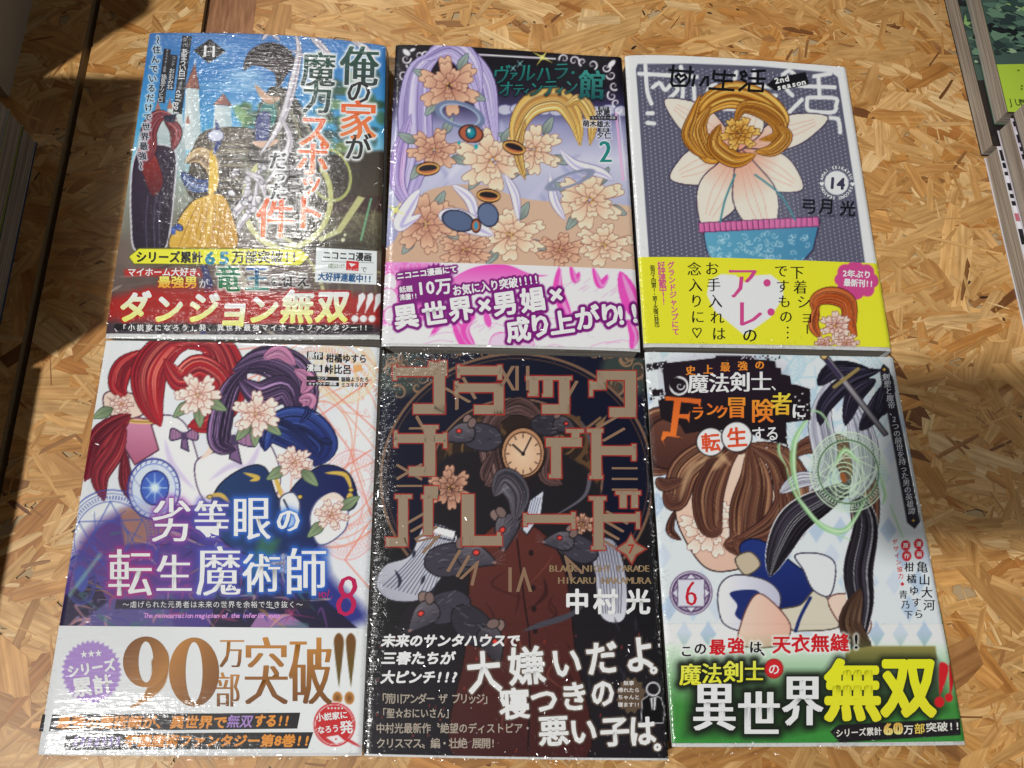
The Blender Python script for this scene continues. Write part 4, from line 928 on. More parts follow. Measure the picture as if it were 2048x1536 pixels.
    c.magic(222, 1080, 96, 100, bl, rot=.2, a=.75, w=2.4); c.disc(308,978,50,58,(200,214,240),a=.75,rot=.1); c.ring(308,978,52,60,3.5,(50,60,140)); c.ring(308,978,44,50,1.6,(90,110,190)); c.disc(310,976,28,34,(80,120,200),rot=.1,line=(40,50,120),col2=(60,90,180)); c.disc(310,976,9,9,(226,240,250),soft=5)
    for an in range(8): c.stroke([(310,976),(310+24*math.cos(an*.785),976+28*math.sin(an*.785))], 1.6, (200,226,250), a=.8)
    for an in range(26): c.stroke([(308+46*math.cos(an*.2417),978+53*math.sin(an*.2417)),(308+49*math.cos(an*.2417+.05),978+57*math.sin(an*.2417+.05))], 1.6, (50,60,140))
    c.ring(160,1160,30,48,3,(60,66,140),rot=-.1); c.ring(160,1160,25,42,1.4,(60,66,140),rot=-.1); c.disc(162,1158,14,26,(70,80,160),rot=-.1); c.stroke([(140,1190),(200,1110)], 6, (150,210,170), a=.6, soft=4)
    # title glow then lettering
    gl = lambda x: tuple(np.array((190,36,120))*(1-min(1,max(0,(x-240)/280)))+np.array((40,110,210))*min(1,max(0,(x-240)/280)))
    tt = (('劣',344,1040,84,96),('等',424,1040,72,84),('眼',504,1036,80,96),('の',577,1040,52,56),('転',261,1145,92,102),('生',349,1147,76,82),('魔',438,1142,92,108),('術',524,1146,78,84),('師',612,1144,86,104))
    for ch, x, y, w_, h_ in tt: c.text(ch, x, y, w_, (240,240,246), w=w_, h=h_, mincho=1.8, thin=.008, bold=.3, z=4, glow=[(19,gl(x),.22),(12,gl(x),.45),(6,gl(x),.8)])
    for ch, x, y, w_, h_ in tt[:4]: pass
    c.text('原作', 630, 711, 15, (232,232,234), length=28, z=4, bold=.5); c.shape([(614,703),(646,705),(646,720),(614,718)], (26,24,28), z=2); c.text('柑橘ゆすら', 693, 717, 19, (26,24,30), length=82, z=3, bold=.5, ang=-1)
    c.shape([(613,728),(645,730),(644,745),(612,743)], (26,24,28), z=2); c.text('漫画', 628, 736, 15, (232,232,234), length=28, z=4, bold=.5); c.text('峠比呂', 676, 739, 20, (26,24,30), length=54, z=3, bold=.5)
    c.shape([(706,732),(723,729),(725,742),(708,745)], (226,170,110), z=1)
    for y, st in ((756,'コンテ'),(767,'キャラクター原案')): c.shape([(613,y-3.5),(678,y-2),(678,y+6),(613,y+4.5)], (30,28,34), z=2); c.text(st, 645, y+1, 7, (226,226,230), z=4, bold=.2)
    c.text('猫箱ようたろ', 710, 759, 10, (30,28,34), z=3, bold=.3, length=56); c.text('ミユキルリア', 709, 770, 10, (30,28,34), z=3, bold=.3, length=54)
    c.text('vol.', 653, 1187, 24, (180,30,90), z=3, shear=.25, length=32, w=20); c.text('8', 694, 1191, 110, (186,22,84), z=3, mincho=2.4, thin=.022, w=92, h=122, shear=.08)
    c.poly([(233,1199),(620,1200),(620,1219),(230,1218)], (40,36,52), a=.85, soft=2); c.text('～虐げられた元勇者は未来の世界を余裕で生き抜く～', 426, 1209, 14.5, (230,230,236), length=362, z=3, w=14)
    st = 'The reincarnation magician of the inferior eyes.'
    for k in range(4):
        pass
    c.text(st, 428, 1231, 13.5, (214,150,220), length=278, z=3, bold=.3, w=14.5, shear=.15)
    # band
    pb = (168,132,200)
    b.poly([(184+(61 if i % 2 else 55)*math.cos(i*.0898)*1.0, 1344+(64 if i % 2 else 58)*math.sin(i*.0898)) for i in range(70)], pb, soft=.7)
    b.text('★★★', 184, 1307, 17, (240,238,244), length=44, z=3, ang=4, bold=.4); b.text('シリーズ', 184, 1336, 26, (240,238,244), length=98, z=3, ang=9, bold=1.3); b.text('累計', 186, 1371, 40, (240,238,244), length=82, z=3, ang=7, bold=1.5)
    g1, g2 = (116,70,28), (196,134,62)
    def oval(cx, cy, ro, yo, ri, yi, c1, c2, z):
        n = 40; P = [(cx+ro*math.cos(i*6.2832/n), cy+yo*math.sin(i*6.2832/n)) for i in range(n)]+[(cx+ri*math.cos(i*6.2832/n), cy+yi*math.sin(i*6.2832/n)) for i in range(n)]
        P = np.array(P); F = np.array([[i, (i+1) % n, n+(i+1) % n] for i in range(n)]+[[i, n+(i+1) % n, n+i] for i in range(n)])
        t = ((P[:,0]-cx+ro)/(2*ro)*.5+(P[:,1]-cy+yo)/(2*yo)*.5)[:, None]; b.L.append((P, F, np.array(c1, float)*(1-t)+np.array(c2, float)*t, z*3e-5+1e-5))
    oval(389, 1344, 50, 69, 17, 60, g2, g1, 4); oval(293, 1324, 46, 51, 15, 41, g1, g2, 3)
    Pq = spline(np.array([(332,1300),(339,1326),(330,1370),(298,1400),(260,1416),(288,1390),(304,1350),(306,1318)], float), True)
    b.poly(Pq, g1, col2=g2, g=((270,1300),(330,1410)))
    b.text('万', 465, 1305, 54, g2, col2=g1, w=52, h=66, mincho=1.8, thin=.012, z=3); b.text('部', 456, 1379, 50, g2, col2=g1, w=52, h=76, mincho=1.8, thin=.012, z=3)
    b.text('突', 533, 1342, 100, g2, col2=g1, w=92, h=150, mincho=3.2, thin=.014, z=3); b.text('破', 622, 1342, 100, g2, col2=g1, w=90, h=150, mincho=3.2, thin=.014, z=3)
    for x in (678, 702):
        b.poly([(x,1266),(x+9,1276),(x+9,1300),(x+1,1368),(x-1,1368),(x-9,1300),(x-9,1276)], g1, col2=(96,84,30), g=((0,1260),(0,1370)), smooth=True); b.disc(x-3,1396,10,13,g1,col2=g2)
    b.shape([(84,1429),(601,1425),(595,1457),(77,1463)], (30,26,30)); b.text('最強の魔術師が、異世界で', 285, 1444, 27, (236,146,50), length=340, z=3, bold=1.1, shear=.2); b.text('無双', 481, 1442, 27, (168,132,200), length=52, z=3, bold=.6, shear=.2); b.text('する!!', 545, 1441, 27, (236,146,50), length=72, z=3, bold=1.1, shear=.2)
    b.shape([(133,1467),(627,1464),(616,1497),(128,1500)], (30,26,30)); b.text('学園魔術ファンタジー第8巻!!', 436, 1481, 26, (236,146,50), length=372, z=3, bold=1.1, shear=.2)
    for i in range(7): b.shape([(150+i*14,1474),(158+i*14,1473),(155+i*14,1492),(147+i*14,1493)], (140,120,180), z=1)
    b.disc(669,1449,44,46,(238,236,238)); b.disc(669,1449,42,44,(196,36,40)); b.ring(669,1449,38,40,1.2,(238,236,238))
    b.text('★★★★★', 671, 1416, 7, (240,238,240), length=34, z=3); b.text('小説家に', 664, 1432, 16, (240,238,240), length=64, z=3, ang=6, bold=.5); b.text('なろう', 657, 1458, 16, (240,238,240), length=44, z=3, ang=6, bold=.5); b.text('発', 693, 1454, 27, (240,238,240), z=3, ang=6, bold=.7)
    b.poly([(652,1474),(676,1470),(690,1482),(672,1488)], (240,238,240)); b.disc(672,1478,2,2,(196,36,40)); b.disc(700,1482,22,3,(196,36,40),rot=.5)
    return top, bot, [c, b]

# ---------------------------------------------------------------- cover 5: dark clock with rats
def rat(A, x, y, s, rot=0, flip=1, body=True, dark=1.0):
    ca, sa = math.cos(rot), math.sin(rot)
    def t(px, py): px *= flip; return (x+(px*ca-py*sa)*s, y+(px*sa+py*ca)*s)
    g1, g2, g3 = tuple(np.array((104,98,106))*dark), tuple(np.array((62,58,70))*dark), (28,26,32)
    if body: A.poly([t(10,-14),t(40,-20),t(74,-8),t(84,18),t(60,36),t(24,32),t(6,16)], g2, smooth=True, line=g3)
    A.disc(*t(16,-24), 10*s, 13*s, (134,110,104), rot=rot, line=g3, lw=1)
    A.poly([t(-34,10),t(-22,-4),t(-4,-18),t(16,-20),t(30,-4),t(24,16),t(2,20),t(-20,18),t(-34,16)], g1, col2=g2, g=(t(0,-20),t(0,20)), smooth=True, line=g3)
    A.disc(*t(24,-20), 8*s, 11*s, (120,98,94), rot=rot+.4, line=g3, lw=1)
    for i in range(26):
        q = R_.uniform(-16,80 if body else 26); v = R_.uniform(-14,22)
        A.stroke([t(q,v),t(q+R_.uniform(6,14),v+R_.uniform(-2,6))], 1.1, (146,140,148) if R_.random() < .4 else g3, a=.6, smooth=False)
    A.disc(*t(-2,-4), 5.5*s, 4.5*s, (226,70,60), rot=rot, line=(60,16,20), lw=1.2); A.disc(*t(-33,13), 3*s, 2.5*s, (150,100,96))
    for k in (-4, 0, 4): A.stroke([t(-28,13),t(-50,8+k*2)], .7, (130,126,130), a=.6)

def cover_five():
    top = [(765,707),(1020,709),(1286,717)]; bot = [(728,1512),(1030,1518),(1337,1521)]
    c = Sheet(top, bot, 0, .68); b = Sheet(top, bot, .667, .994, name='paper_band', zoff=.00028)
    A = Duo(c, b)
    A.C = None
    for q in (c, b): q.C[:] = (24,22,26)
    c.poly([(760,700),(1290,700),(1300,900),(750,900)], (16,18,40), soft=10)
    br = (122,92,72); br2 = (84,62,50)
    for cx, cy, f in ((800,740,1),(1258,742,-1)):
        c.disc(cx,cy,56,52,(54,64,62),soft=8)
        for i in range(12): c.curl(cx+R_.uniform(-44,44), cy+R_.uniform(-34,50), R_.uniform(9,22), R_.uniform(0,6), 1.0, 5, R_.choice((br,br2,(146,112,86))), f)
    for i in range(14): c.curl(R_.uniform(840,1220), R_.uniform(700,716), R_.uniform(7,14), R_.uniform(0,6), 1, 4, br)
    c.disc(1034,960,270,250,(14,16,38),rot=0,soft=2); c.ring(1034,960,272,252,5,br); c.ring(1034,960,262,243,2,br2); c.ring(1032,958,172,160,4,br); c.disc(1032,958,168,156,(44,32,28)); c.ring(1032,958,150,140,2,br2)
    nums = ['XII','I','II','III','IIII','V','VI','VII','VIII','IX','X','XI']
    for i, st in enumerate(nums):
        an = math.radians(i*30-90); c.text(st, 1034+216*math.cos(an), 958+202*math.sin(an), 60, (138,108,86), ang=-(i*30), length=40+8*len(st), w=52, h=74, mincho=1.4, thin=.01, z=1)
        # serifs are part of the numerals
    for x, y, r in ((960,900,60),(1120,880,54),(1060,1020,70),(1150,960,40),(930,1000,40)):
        c.ring(x,y,r,r*.95,8,(92,66,44)); c.ring(x,y,r*.6,r*.57,4,(110,82,54)); c.disc(x,y,r*.2,r*.2,(130,98,64))
        for k in range(14): c.disc(x+(r+5)*math.cos(k*.449), y+(r*.95+5)*math.sin(k*.449), 4, 4, (92,66,44))
    c.stroke([(1130,890),(1200,836)], 5, (128,98,70), smooth=False); c.poly([(1190,850),(1214,830),(1200,862)], (128,98,70))
    # dark coat, waistcoat, striped shirt sleeves
    A.poly([(870,940),(960,900),(1110,900),(1200,980),(1240,1140),(1290,1300),(1310,1520),(760,1520),(780,1300),(850,1130)], (30,26,32), smooth=True, soft=3)
    A.poly([(950,1100),(1030,1040),(1120,1110),(1150,1300),(1170,1520),(910,1520),(930,1300)], (92,44,38), col2=(66,30,30), g=((0,1080),(0,1500)), smooth=True, line=(30,16,18))
    for i in range(26):
        x, y = R_.uniform(930,1140), R_.uniform(1100,1500); A.stroke([(x,y),(x+R_.uniform(-30,30),y+30),(x+R_.uniform(-50,50),y+60)], R_.uniform(3,9), R_.choice([(60,26,26),(118,62,52),(48,22,24)]), taper=True, a=.7)
    A.stroke([(1034,1080),(1048,1200),(1060,1300),(1056,1500)], 3, (26,14,18)); 
    for x, y in ((1062,1106),(1066,1176),(1068,1218),(1070,1262),(1072,1320)): A.disc(x, y, 5, 6, (36,20,22))
    A.poly([(820,1110),(850,1050),(905,1060),(915,1100),(880,1160),(840,1200),(780,1200),(752,1170),(770,1130)], (222,222,228), col2=(170,170,184), g=((900,1060),(770,1190)), smooth=True, line=(30,28,38))
    A.poly([(868,1050),(912,1062),(908,1082),(862,1072)], (228,228,234), line=(30,28,38))
    for i in range(13): A.stroke([(862+i*4,1064+i*1.2),(820+i*5,1120+i*2),(766+i*8,1172+i*2.2)], 1.4, (50,54,84))
    for P in ([(790,1140),(800,1160),(796,1176)], [(830,1100),(826,1116)], [(850,1150),(842,1170)]): A.stroke(P, 7, (40,42,60), taper=True)
    A.poly([(1180,1085),(1226,1080),(1250,1140),(1254,1220),(1236,1246),(1200,1230),(1190,1150)], (150,150,164), col2=(210,210,220), g=((0,1080),(0,1240)), smooth=True, line=(30,28,38))
    for i in range(8): A.stroke([(1188+i*6,1090),(1200+i*6,1160),(1206+i*5,1226)], 1.6, (60,62,84))
    A.poly([(1060,1000),(1088,980),(1082,1030),(1054,1070),(1044,1060)], (206,208,220), line=(30,28,38)); 
    for i in range(4): A.stroke([(1066+i*5,996),(1052+i*5,1050)], 1.2, (60,66,100))
    # brown streaming scarf and brass pocket watch in the middle
    hb = ((52,34,34),(96,70,68),(146,116,112))
    c.plume([(1030,820),(985,840),(980,900),(990,950),(972,970)], 44, *hb, n=26, seed=81, line=(26,18,20)); c.plume([(1030,820),(1086,840),(1100,900),(1094,950),(1122,968)], 44, *hb, n=26, seed=82, line=(26,18,20)); c.plume([(990,900),(970,940),(968,962)], 18, *hb, n=8, seed=84, line=(26,18,20)); c.plume([(1000,826),(1040,812),(1084,836)], 34, *hb, n=20, seed=83, line=(26,18,20))
    c.disc(1046,906,44,52,(150,104,76),line=(40,26,24),lw=3,col2=(190,140,104)); c.disc(1046,908,36,43,(226,196,164),line=(90,60,44),lw=1.4,col2=(214,172,138))
    for i in range(12): c.stroke([(1046+33*math.cos(i*.5236),908+39*math.sin(i*.5236)),(1046+28*math.cos(i*.5236),908+33*math.sin(i*.5236))], 2.2, (50,34,34), smooth=False)
    c.stroke([(1046,908),(1026,890)], 4, (26,20,24), smooth=False); c.stroke([(1046,908),(1062,876)], 3, (26,20,24), smooth=False); c.disc(1046,908,4,4,(26,20,24))
    c.rose(900, 975, 44, (110,70,60), (176,124,100), (206,158,132), (50,28,28), seed=51, n=6, sq=1.0); c.rose(1164, 1048, 26, (110,70,60), (186,134,108), (214,170,142), (50,28,28), seed=52, n=5)
    # rats
    rat(c, 920, 866, 1.0); rat(c, 1130, 850, .8, rot=.2, flip=-1, dark=.8)
    rat(c, 1010, 1060, 1.15, rot=-1.1, flip=1, body=False); A.plume([(990,990),(1010,960),(1036,990),(1030,1040)], 50, (40,38,48), (84,80,90), (130,126,136), n=20, seed=85)
    rat(A, 950, 1110, 1.2, flip=-1); rat(c, 1120, 1080, .95, rot=.25); rat(A, 846, 1230, 1.15, rot=-.5, flip=1); rat(A, 985, 1285, 1.2, rot=.9, flip=-1, dark=.8)
    A.stroke([(1180,950),(1170,990),(1130,1020),(1090,1040)], 9, (92,88,100), taper='end'); A.stroke([(1176,1200),(1140,1230),(1080,1250),(1046,1262)], 12, (70,68,78), taper=True); A.stroke([(1160,840),(1180,880),(1186,920)], 6, (80,76,88), taper=True)
    for i in range(40):
        x, y = R_.uniform(745,1300), R_.uniform(1250,1500); A.stroke([(x,y),(x+R_.uniform(-3,3),y+R_.uniform(4,10))], R_.uniform(2,4), (150,50,44), taper=True, a=.8)
    for i in range(16):
        x, y = R_.uniform(1160,1300), R_.uniform(1230,1400); A.stroke([(x,y),(x+R_.uniform(-20,20),y+30)], 5, (50,48,58), taper=True, a=.7)
    # slab title letters
    TT = {'bu':[(190,155,560,212),(470,120,545,470),(330,405,545,470),(190,140,215,240),(435,112,470,165),(505,108,560,165)],
     'ra':[(630,148,930,205),(628,135,650,225),(905,138,935,238),(612,265,942,322),(612,250,635,345),(880,265,945,472),(745,412,945,472)],
     'tu':[(1098,215,1412,240),(1122,220,1182,345),(1112,330,1182,350),(1218,235,1280,352),(1210,335,1280,355),(1325,225,1395,470),(1208,408,1395,470)],
     'ku':[(1585,178,1845,238),(1585,178,1645,305),(1532,252,1645,305),(1530,245,1555,352),(1775,178,1850,492),(1668,428,1850,492)],
     'na':[(200,610,555,668),(198,588,222,697),(536,600,560,705),(405,552,480,895),(390,548,500,572),(300,832,480,895)],
     'i':[(1372,575,1492,600),(1410,575,1462,650),(1235,635,1478,695),(1270,690,1338,905),(1255,885,1340,910)],
     'to':[(1515,572,1625,598),(1545,575,1612,915),(1530,892,1622,916),(1600,692,1848,752),(1822,678,1850,790)],
     'pa':[(205,1022,320,1048),(228,1022,292,1375),(143,1315,292,1375),(385,1025,500,1050),(400,1025,462,1300),(405,965,500,1050)],
     're':[(660,1020,745,1370),(660,1305,935,1370),(900,1280,925,1370)],
     'bar':[(1088,1160,1432,1215),(1080,1150,1104,1238),(1408,1142,1436,1258)],
     'do':[(1530,1035,1645,1060),(1560,1035,1625,1398),(1545,1375,1640,1398),(1615,1155,1870,1207),(1850,1140,1876,1255),(1710,998,1880,1022),(1738,998,1785,1112),(1818,998,1862,1112)]}
    f = lambda x, y: (730+x/3.413, 690+y/3.413)
    for nme, L in TT.items():
        for (x0, y0, x1, y1) in L:
            c.poly([f(x0-8,y0-8),f(x1+8,y0-8),f(x1+8,y1+8),f(x0-8,y1+8)], (164,48,38), soft=.6)
    for nme, L in TT.items():
        for (x0, y0, x1, y1) in L:
            c.shape([f(x0,y0),f(x1,y0),f(x1,y1),f(x0,y1)], (150,131,110), z=3)
    c.disc(874,985,7,7,(40,30,30))
    c.poly([(1262,1064),(1272,1084),(1296,1098),(1274,1112),(1264,1132),(1250,1112),(1228,1098),(1252,1082)], (150,52,44)); c.shape([(1262,1069),(1270,1087),(1290,1098),(1271,1109),(1263,1126),(1253,1109),(1234,1098),(1254,1085)], (150,128,106), z=2); c.text('7', 1262, 1098, 26, (176,48,40), z=4, bold=.5)
    bz = (146,122,92)
    c.text('BLACK NIGHT PARADE', 1199, 1137, 19, bz, length=202, z=3, mincho=.7, thin=.004, w=19); c.text('HIKARU NAKAMURA', 1209, 1161, 19, bz, length=186, z=3, mincho=.7, thin=.004, w=20)
    for ch, x, y in (('中',1154,1203),('村',1211,1203),('光',1276,1203)): c.text(ch, x, y, 52, (232,232,236), z=3, bold=1.7, w=50)
    w5 = (234,234,238); gy = (172,160,146)
    for st, x, y, L, z in (('未来のサンタハウスで',902,1281,276,28),('三春たちが',837,1316,146,29),('大ピンチ!!?',840,1354,154,29)): b.text(st, x, y, z, w5, length=L, z=4, bold=1.2, shear=.22, h=z*.95)
    b.text('「荒川アンダー ザ ブリッジ」', 870, 1397, 20, gy, length=230, z=3, bold=.35, h=22, w=19); b.text('「聖☆おにいさん」', 832, 1426, 20, gy, length=152, z=3, bold=.35, h=21); b.text('中村光最新作〝絶望のディストピア・', 908, 1456, 20, gy, length=312, z=3, bold=.35, h=22); b.text('クリスマス〟編・壮絶 展開!', 872, 1486, 20, gy, length=238, z=3, bold=.35, h=22, w=20)
    for ch, x, y, z, h_ in (('大',968,1344,70,88),('嫌',1053,1331,76,80),('い',1132,1324,64,70),('だ',1203,1315,66,72),('よ',1279,1308,66,78),('。',1318,1328,40,40),('寝',1029,1407,62,64),('つ',1088,1400,58,58),('き',1148,1392,58,62),('の',1205,1385,50,62),('悪',1107,1461,62,64),('い',1166,1461,58,60),('子',1229,1462,60,62),('は',1284,1461,56,66),('。',1326,1482,40,40)):
        b.text(ch, x, y, z, w5, z=5, bold=1.9, ang=5 if y < 1350 else 3, h=h_, w=z, out=[(3.0,(110,94,82))])
    b.poly([(1262+(31 if i % 2 else 25)*math.cos(i*.262), 1391+(38 if i % 2 else 31)*math.sin(i*.262)) for i in range(24)], (96,78,62))
    for st, y in (('無事',1366),('帰れたら',1380),('ちゃんと',1394),('寝ます!!',1409)): b.text(st, 1257, y, 10, (214,208,204), z=6, bold=.3, length=11*len(st.replace('!!','!')))
    b.poly([(1284,1400),(1300,1388),(1322,1396),(1330,1420),(1326,1446),(1282,1446)], (12,12,14), line=(190,190,194), lw=1); b.poly([(1300,1396),(1312,1394),(1310,1420),(1304,1420)], (226,226,230)); b.stroke([(1306,1398),(1306,1424)], 2.5, (14,14,16)); b.ring(1306,1378,13,13,3,(210,210,214))
    return top, bot, [c, b]

# ---------------------------------------------------------------- cover 6: green seal, brown plumes
def cover_six():
    top = [(1289,704),(1400,706),(1520,709),(1660,712),(1786,714)]; bot = [(1345,1494),(1640,1493),(1932,1490)]
    c = Sheet(top, bot, 0, .70, base=(220,226,232)); b = Sheet(top, bot, .688, .99, name='paper_band', zoff=.00028)
    A = Duo(c, b)
    for i in range(13):
        for j in range(10):
            x = 1290+i*48+(j % 2)*24+j*6; y = 800+j*52
            if R_.random() < .72: A.poly([(x,y-26),(x+17,y),(x,y+26),(x-17,y)], R_.choice([(196,212,228),(184,202,222),(206,216,230)]), soft=2)
    pale = (180,212,224)
    c.magic(1668, 800, 112, 124, pale, a=.7, w=4, rot=.2); c.magic(1560,730,50,40,pale,a=.5,w=3)
    c.poly([(1318,700),(1345,700),(1325,720)], (196,216,222))
    # brown plumes
    bn = ((64,36,30),(104,64,52),(176,130,96)); li = (36,20,22)
    c.plume([(1440,850),(1370,840),(1310,850),(1290,900),(1310,930),(1380,930)], 66, *bn, n=26, seed=91, line=li); c.poly([(1300,860),(1340,836),(1420,850),(1440,900),(1380,934),(1310,930)], (104,64,52), col2=(76,44,38), g=((0,840),(0,930)), smooth=True, line=li)
    c.plume([(1570,920),(1620,890),(1680,900),(1720,960),(1730,1040),(1720,1110),(1690,1200)], 60, *bn, n=26, seed=92, line=li)
    c.poly([(1350,1010),(1380,930),(1440,890),(1520,900),(1570,950),(1590,1010),(1560,1080),(1500,1130),(1420,1140),(1370,1080)], (236,206,186), col2=(222,184,164), g=((0,900),(0,1140)), smooth=True, line=li)
    pch = ((206,150,126),(236,206,186),(248,230,218),(110,64,60))
    c.rose(1420, 1056, 62, *pch, seed=41, n=7, sq=.95); c.rose(1520, 1075, 48, *pch, seed=42, n=6, sq=.9)
    c.plume([(1500,900),(1430,900),(1370,940),(1350,1000),(1330,980)], 58, *bn, n=24, seed=93, line=li)
    c.plume([(1480,890),(1440,930),(1416,990),(1420,1050),(1440,1060)], 60, *bn, n=26, seed=94, line=li); c.plume([(1500,895),(1510,960),(1500,1020),(1490,1080),(1450,1090)], 80, *bn, n=34, seed=95, line=li)
    c.plume([(1500,890),(1560,920),(1590,1000),(1560,1060),(1500,1090),(1470,1082)], 84, *bn, n=40, seed=96, line=li); c.plume([(1560,960),(1580,1040),(1545,1080),(1490,1086)], 50, *bn, n=20, seed=97, line=li)
    c.plume([(1370,960),(1330,970),(1316,958)], 24, *bn, n=6, seed=98, line=li); c.plume([(1350,1020),(1340,1060),(1362,1080)], 14, *bn, n=5, seed=99, line=li); c.plume([(1545,1080),(1530,1120),(1536,1130)], 22, *bn, n=6, seed=100, line=li)
    for P in ([(1400,925),(1430,905),(1460,930)], [(1360,1000),(1380,940),(1410,920)], [(1425,940),(1450,915)]): c.stroke(P, 14, (226,186,140), taper=True, a=.6, soft=4)
    # navy and cream cloth
    A.poly([(1480,1090),(1520,1080),(1590,1130),(1640,1170),(1620,1210),(1560,1230),(1520,1180),(1490,1130)], (34,52,120), col2=(24,36,96), g=((0,1100),(0,1230)), smooth=True, line=(16,20,50))
    A.poly([(1556,1222),(1600,1210),(1636,1180),(1680,1250),(1600,1262),(1580,1256)], (214,206,186), smooth=True, line=(80,70,60)); A.stroke([(1620,1196),(1602,1230),(1590,1262)], 7, (34,48,110))
    A.poly([(1440,1170),(1470,1150),(1530,1160),(1560,1190),(1550,1230),(1500,1262),(1450,1250),(1436,1210)], (228,228,236), col2=(190,190,210), g=((1450,0),(1560,0)), smooth=True, line=(60,56,76)); A.poly([(1460,1185),(1510,1180),(1520,1200),(1490,1240),(1470,1230),(1474,1210)], (34,48,110), smooth=True)
    A.poly([(1510,1190),(1540,1200),(1580,1250),(1560,1290),(1480,1290),(1484,1240)], (236,204,186), col2=(226,180,160), g=((1480,0),(1580,0)), smooth=True, line=(110,70,66)); A.poly([(1590,1110),(1640,1108),(1670,1130),(1660,1190),(1626,1180),(1606,1140)], (224,226,234), smooth=True, line=(60,56,76))
    A.poly([(1655,1200),(1700,1190),(1740,1240),(1730,1270),(1690,1260)], (236,204,186), smooth=True, line=(110,70,66)); A.poly([(1470,1118),(1500,1104),(1520,1130),(1490,1150)], (196,180,156), smooth=True, line=(80,70,60))
    # black bands and sword
    A.plume([(1720,960),(1650,1000),(1590,1040),(1556,1100),(1540,1150)], 62, (22,18,24), (38,34,42), (84,78,96), n=18, seed=121, line=(226,228,234), lw=2.2)
    A.plume([(1690,960),(1730,1040),(1716,1140),(1722,1220),(1704,1330)], 60, (22,18,24), (38,34,42), (84,78,96), n=18, seed=122, line=(226,228,234), lw=2.2)
    A.plume([(1720,1180),(1700,1250),(1740,1300)], 44, (50,34,26), (84,60,46), (140,110,86), n=10, seed=123)
    for k, (P, w) in enumerate((([(1660,760),(1640,840),(1650,920),(1620,980)], 50), ([(1690,780),(1720,860),(1730,940),(1700,1000)], 56), ([(1640,960),(1600,960),(1560,985)], 30))):
        c.plume(P, w, (130,130,150), (206,208,218), (236,238,244), n=14, seed=124+k, line=(60,58,74), lw=1.4)
    nb = ((18,16,26),(36,32,48),(90,84,110))
    for k, P in enumerate(([(1760,740),(1700,760),(1650,810),(1640,850)], [(1750,760),(1710,790),(1690,850)], [(1740,740),(1670,740),(1636,770)], [(1770,770),(1750,820),(1720,860)], [(1780,750),(1770,800),(1756,830)])): c.plume(P, 34, *nb, n=14, seed=110+k, line=(10,8,16), lw=1)
    c.poly([(1644,716),(1656,712),(1776,868),(1768,872)], (170,166,172), col2=(110,106,112), g=((1650,0),(1776,0)), line=(60,56,64)); c.stroke([(1668,774),(1716,738)], 7, (150,130,80), smooth=False); c.stroke([(1650,716),(1680,754)], 8, (60,50,80), smooth=False); c.disc(1648,712,7,7,(206,180,120),line=(80,60,30))
    # green seal
    gr = (150,200,140)
    c.disc(1696,944,70,78,(120,160,120),a=.28,rot=-.3,soft=8); c.magic(1696, 944, 76, 80, (206,226,200), rot=-.4, a=.9, w=2.2); c.ring(1696,944,60,64,3,(90,120,90),rot=-.4)
    for r in (16, 24, 32): c.ring(1688,960,r,r*1.1,2,(200,226,190),rot=-.3)
    c.disc(1686,956,6,11,(150,90,50),rot=-.4)
    for P, w in (([(1620,830),(1590,880),(1586,940),(1600,1000)], 13), ([(1600,1000),(1640,1050),(1690,1060),(1730,1000)], 12), ([(1570,930),(1590,990),(1640,1050),(1700,1080)], 6), ([(1565,850),(1556,900),(1570,930)], 5), ([(1668,930),(1690,900),(1720,930)], 9), ([(1760,950),(1770,990),(1764,1010)], 6), ([(1780,1010),(1796,1050),(1806,1076)], 3), ([(1600,820),(1640,826),(1660,860)], 4)):
        c.stroke(P, w, gr, taper=True, a=.9, soft=2); c.stroke([(x+2,y) for x, y in P], w*.35, (214,240,206), taper=True, a=.8)
    # title panel with torn halftone edge
    dk = (30,22,28)
    c.poly([(1322,727),(1430,716),(1432,711),(1504,712),(1506,718),(1550,722),(1552,735),(1562,736),(1562,748),(1580,752),(1582,768),(1594,770),(1620,778),(1621,840),(1572,846),(1574,890),(1530,880),(1500,868),(1480,860),(1460,862),(1420,860),(1370,868),(1360,850),(1340,845),(1322,838),(1316,800),(1330,790),(1326,750)], dk, soft=.7)
    for P in ([(1292,728),(1334,722),(1332,738),(1294,740)], [(1302,780),(1326,778),(1326,790),(1303,794)]): c.poly(P, dk, soft=.7)
    for i in range(150):
        an = R_.choice([(1290,1330,724,742),(1300,1330,776,800),(1585,1625,776,842),(1530,1580,862,900),(1480,1560,710,722)]); c.disc(R_.uniform(an[0],an[1]), R_.uniform(an[2],an[3]), 1.6, 1.6, dk if R_.random() < .6 else (222,224,230), soft=.6)
    c.disc(1450,760,90,36,(60,30,70),a=.35,soft=30)
    og1, og2 = (240,140,50), (214,100,40); yw = (246,214,70)
    for st, x, y in (('史',1381,741),('上',1416,739),('最',1450,734),('強',1485,732),('の',1519,730)): c.text(st, x, y, 20, og1, z=3, mincho=.6, bold=.2)
    for st, x, y in (('魔',1396,767),('法',1438,766),('剣',1480,764),('士',1522,763)): c.text(st, x, y, 42, (240,238,242), z=3, mincho=1.1, bold=.3, thin=.004)
    c.text('、', 1556, 768, 30, (240,238,242), z=3); c.ring(1358,772,17,17,4,(236,236,240)); c.disc(1352,768,13,13,dk); c.curl(1360,772,9,0,1,2.4,(236,236,240))
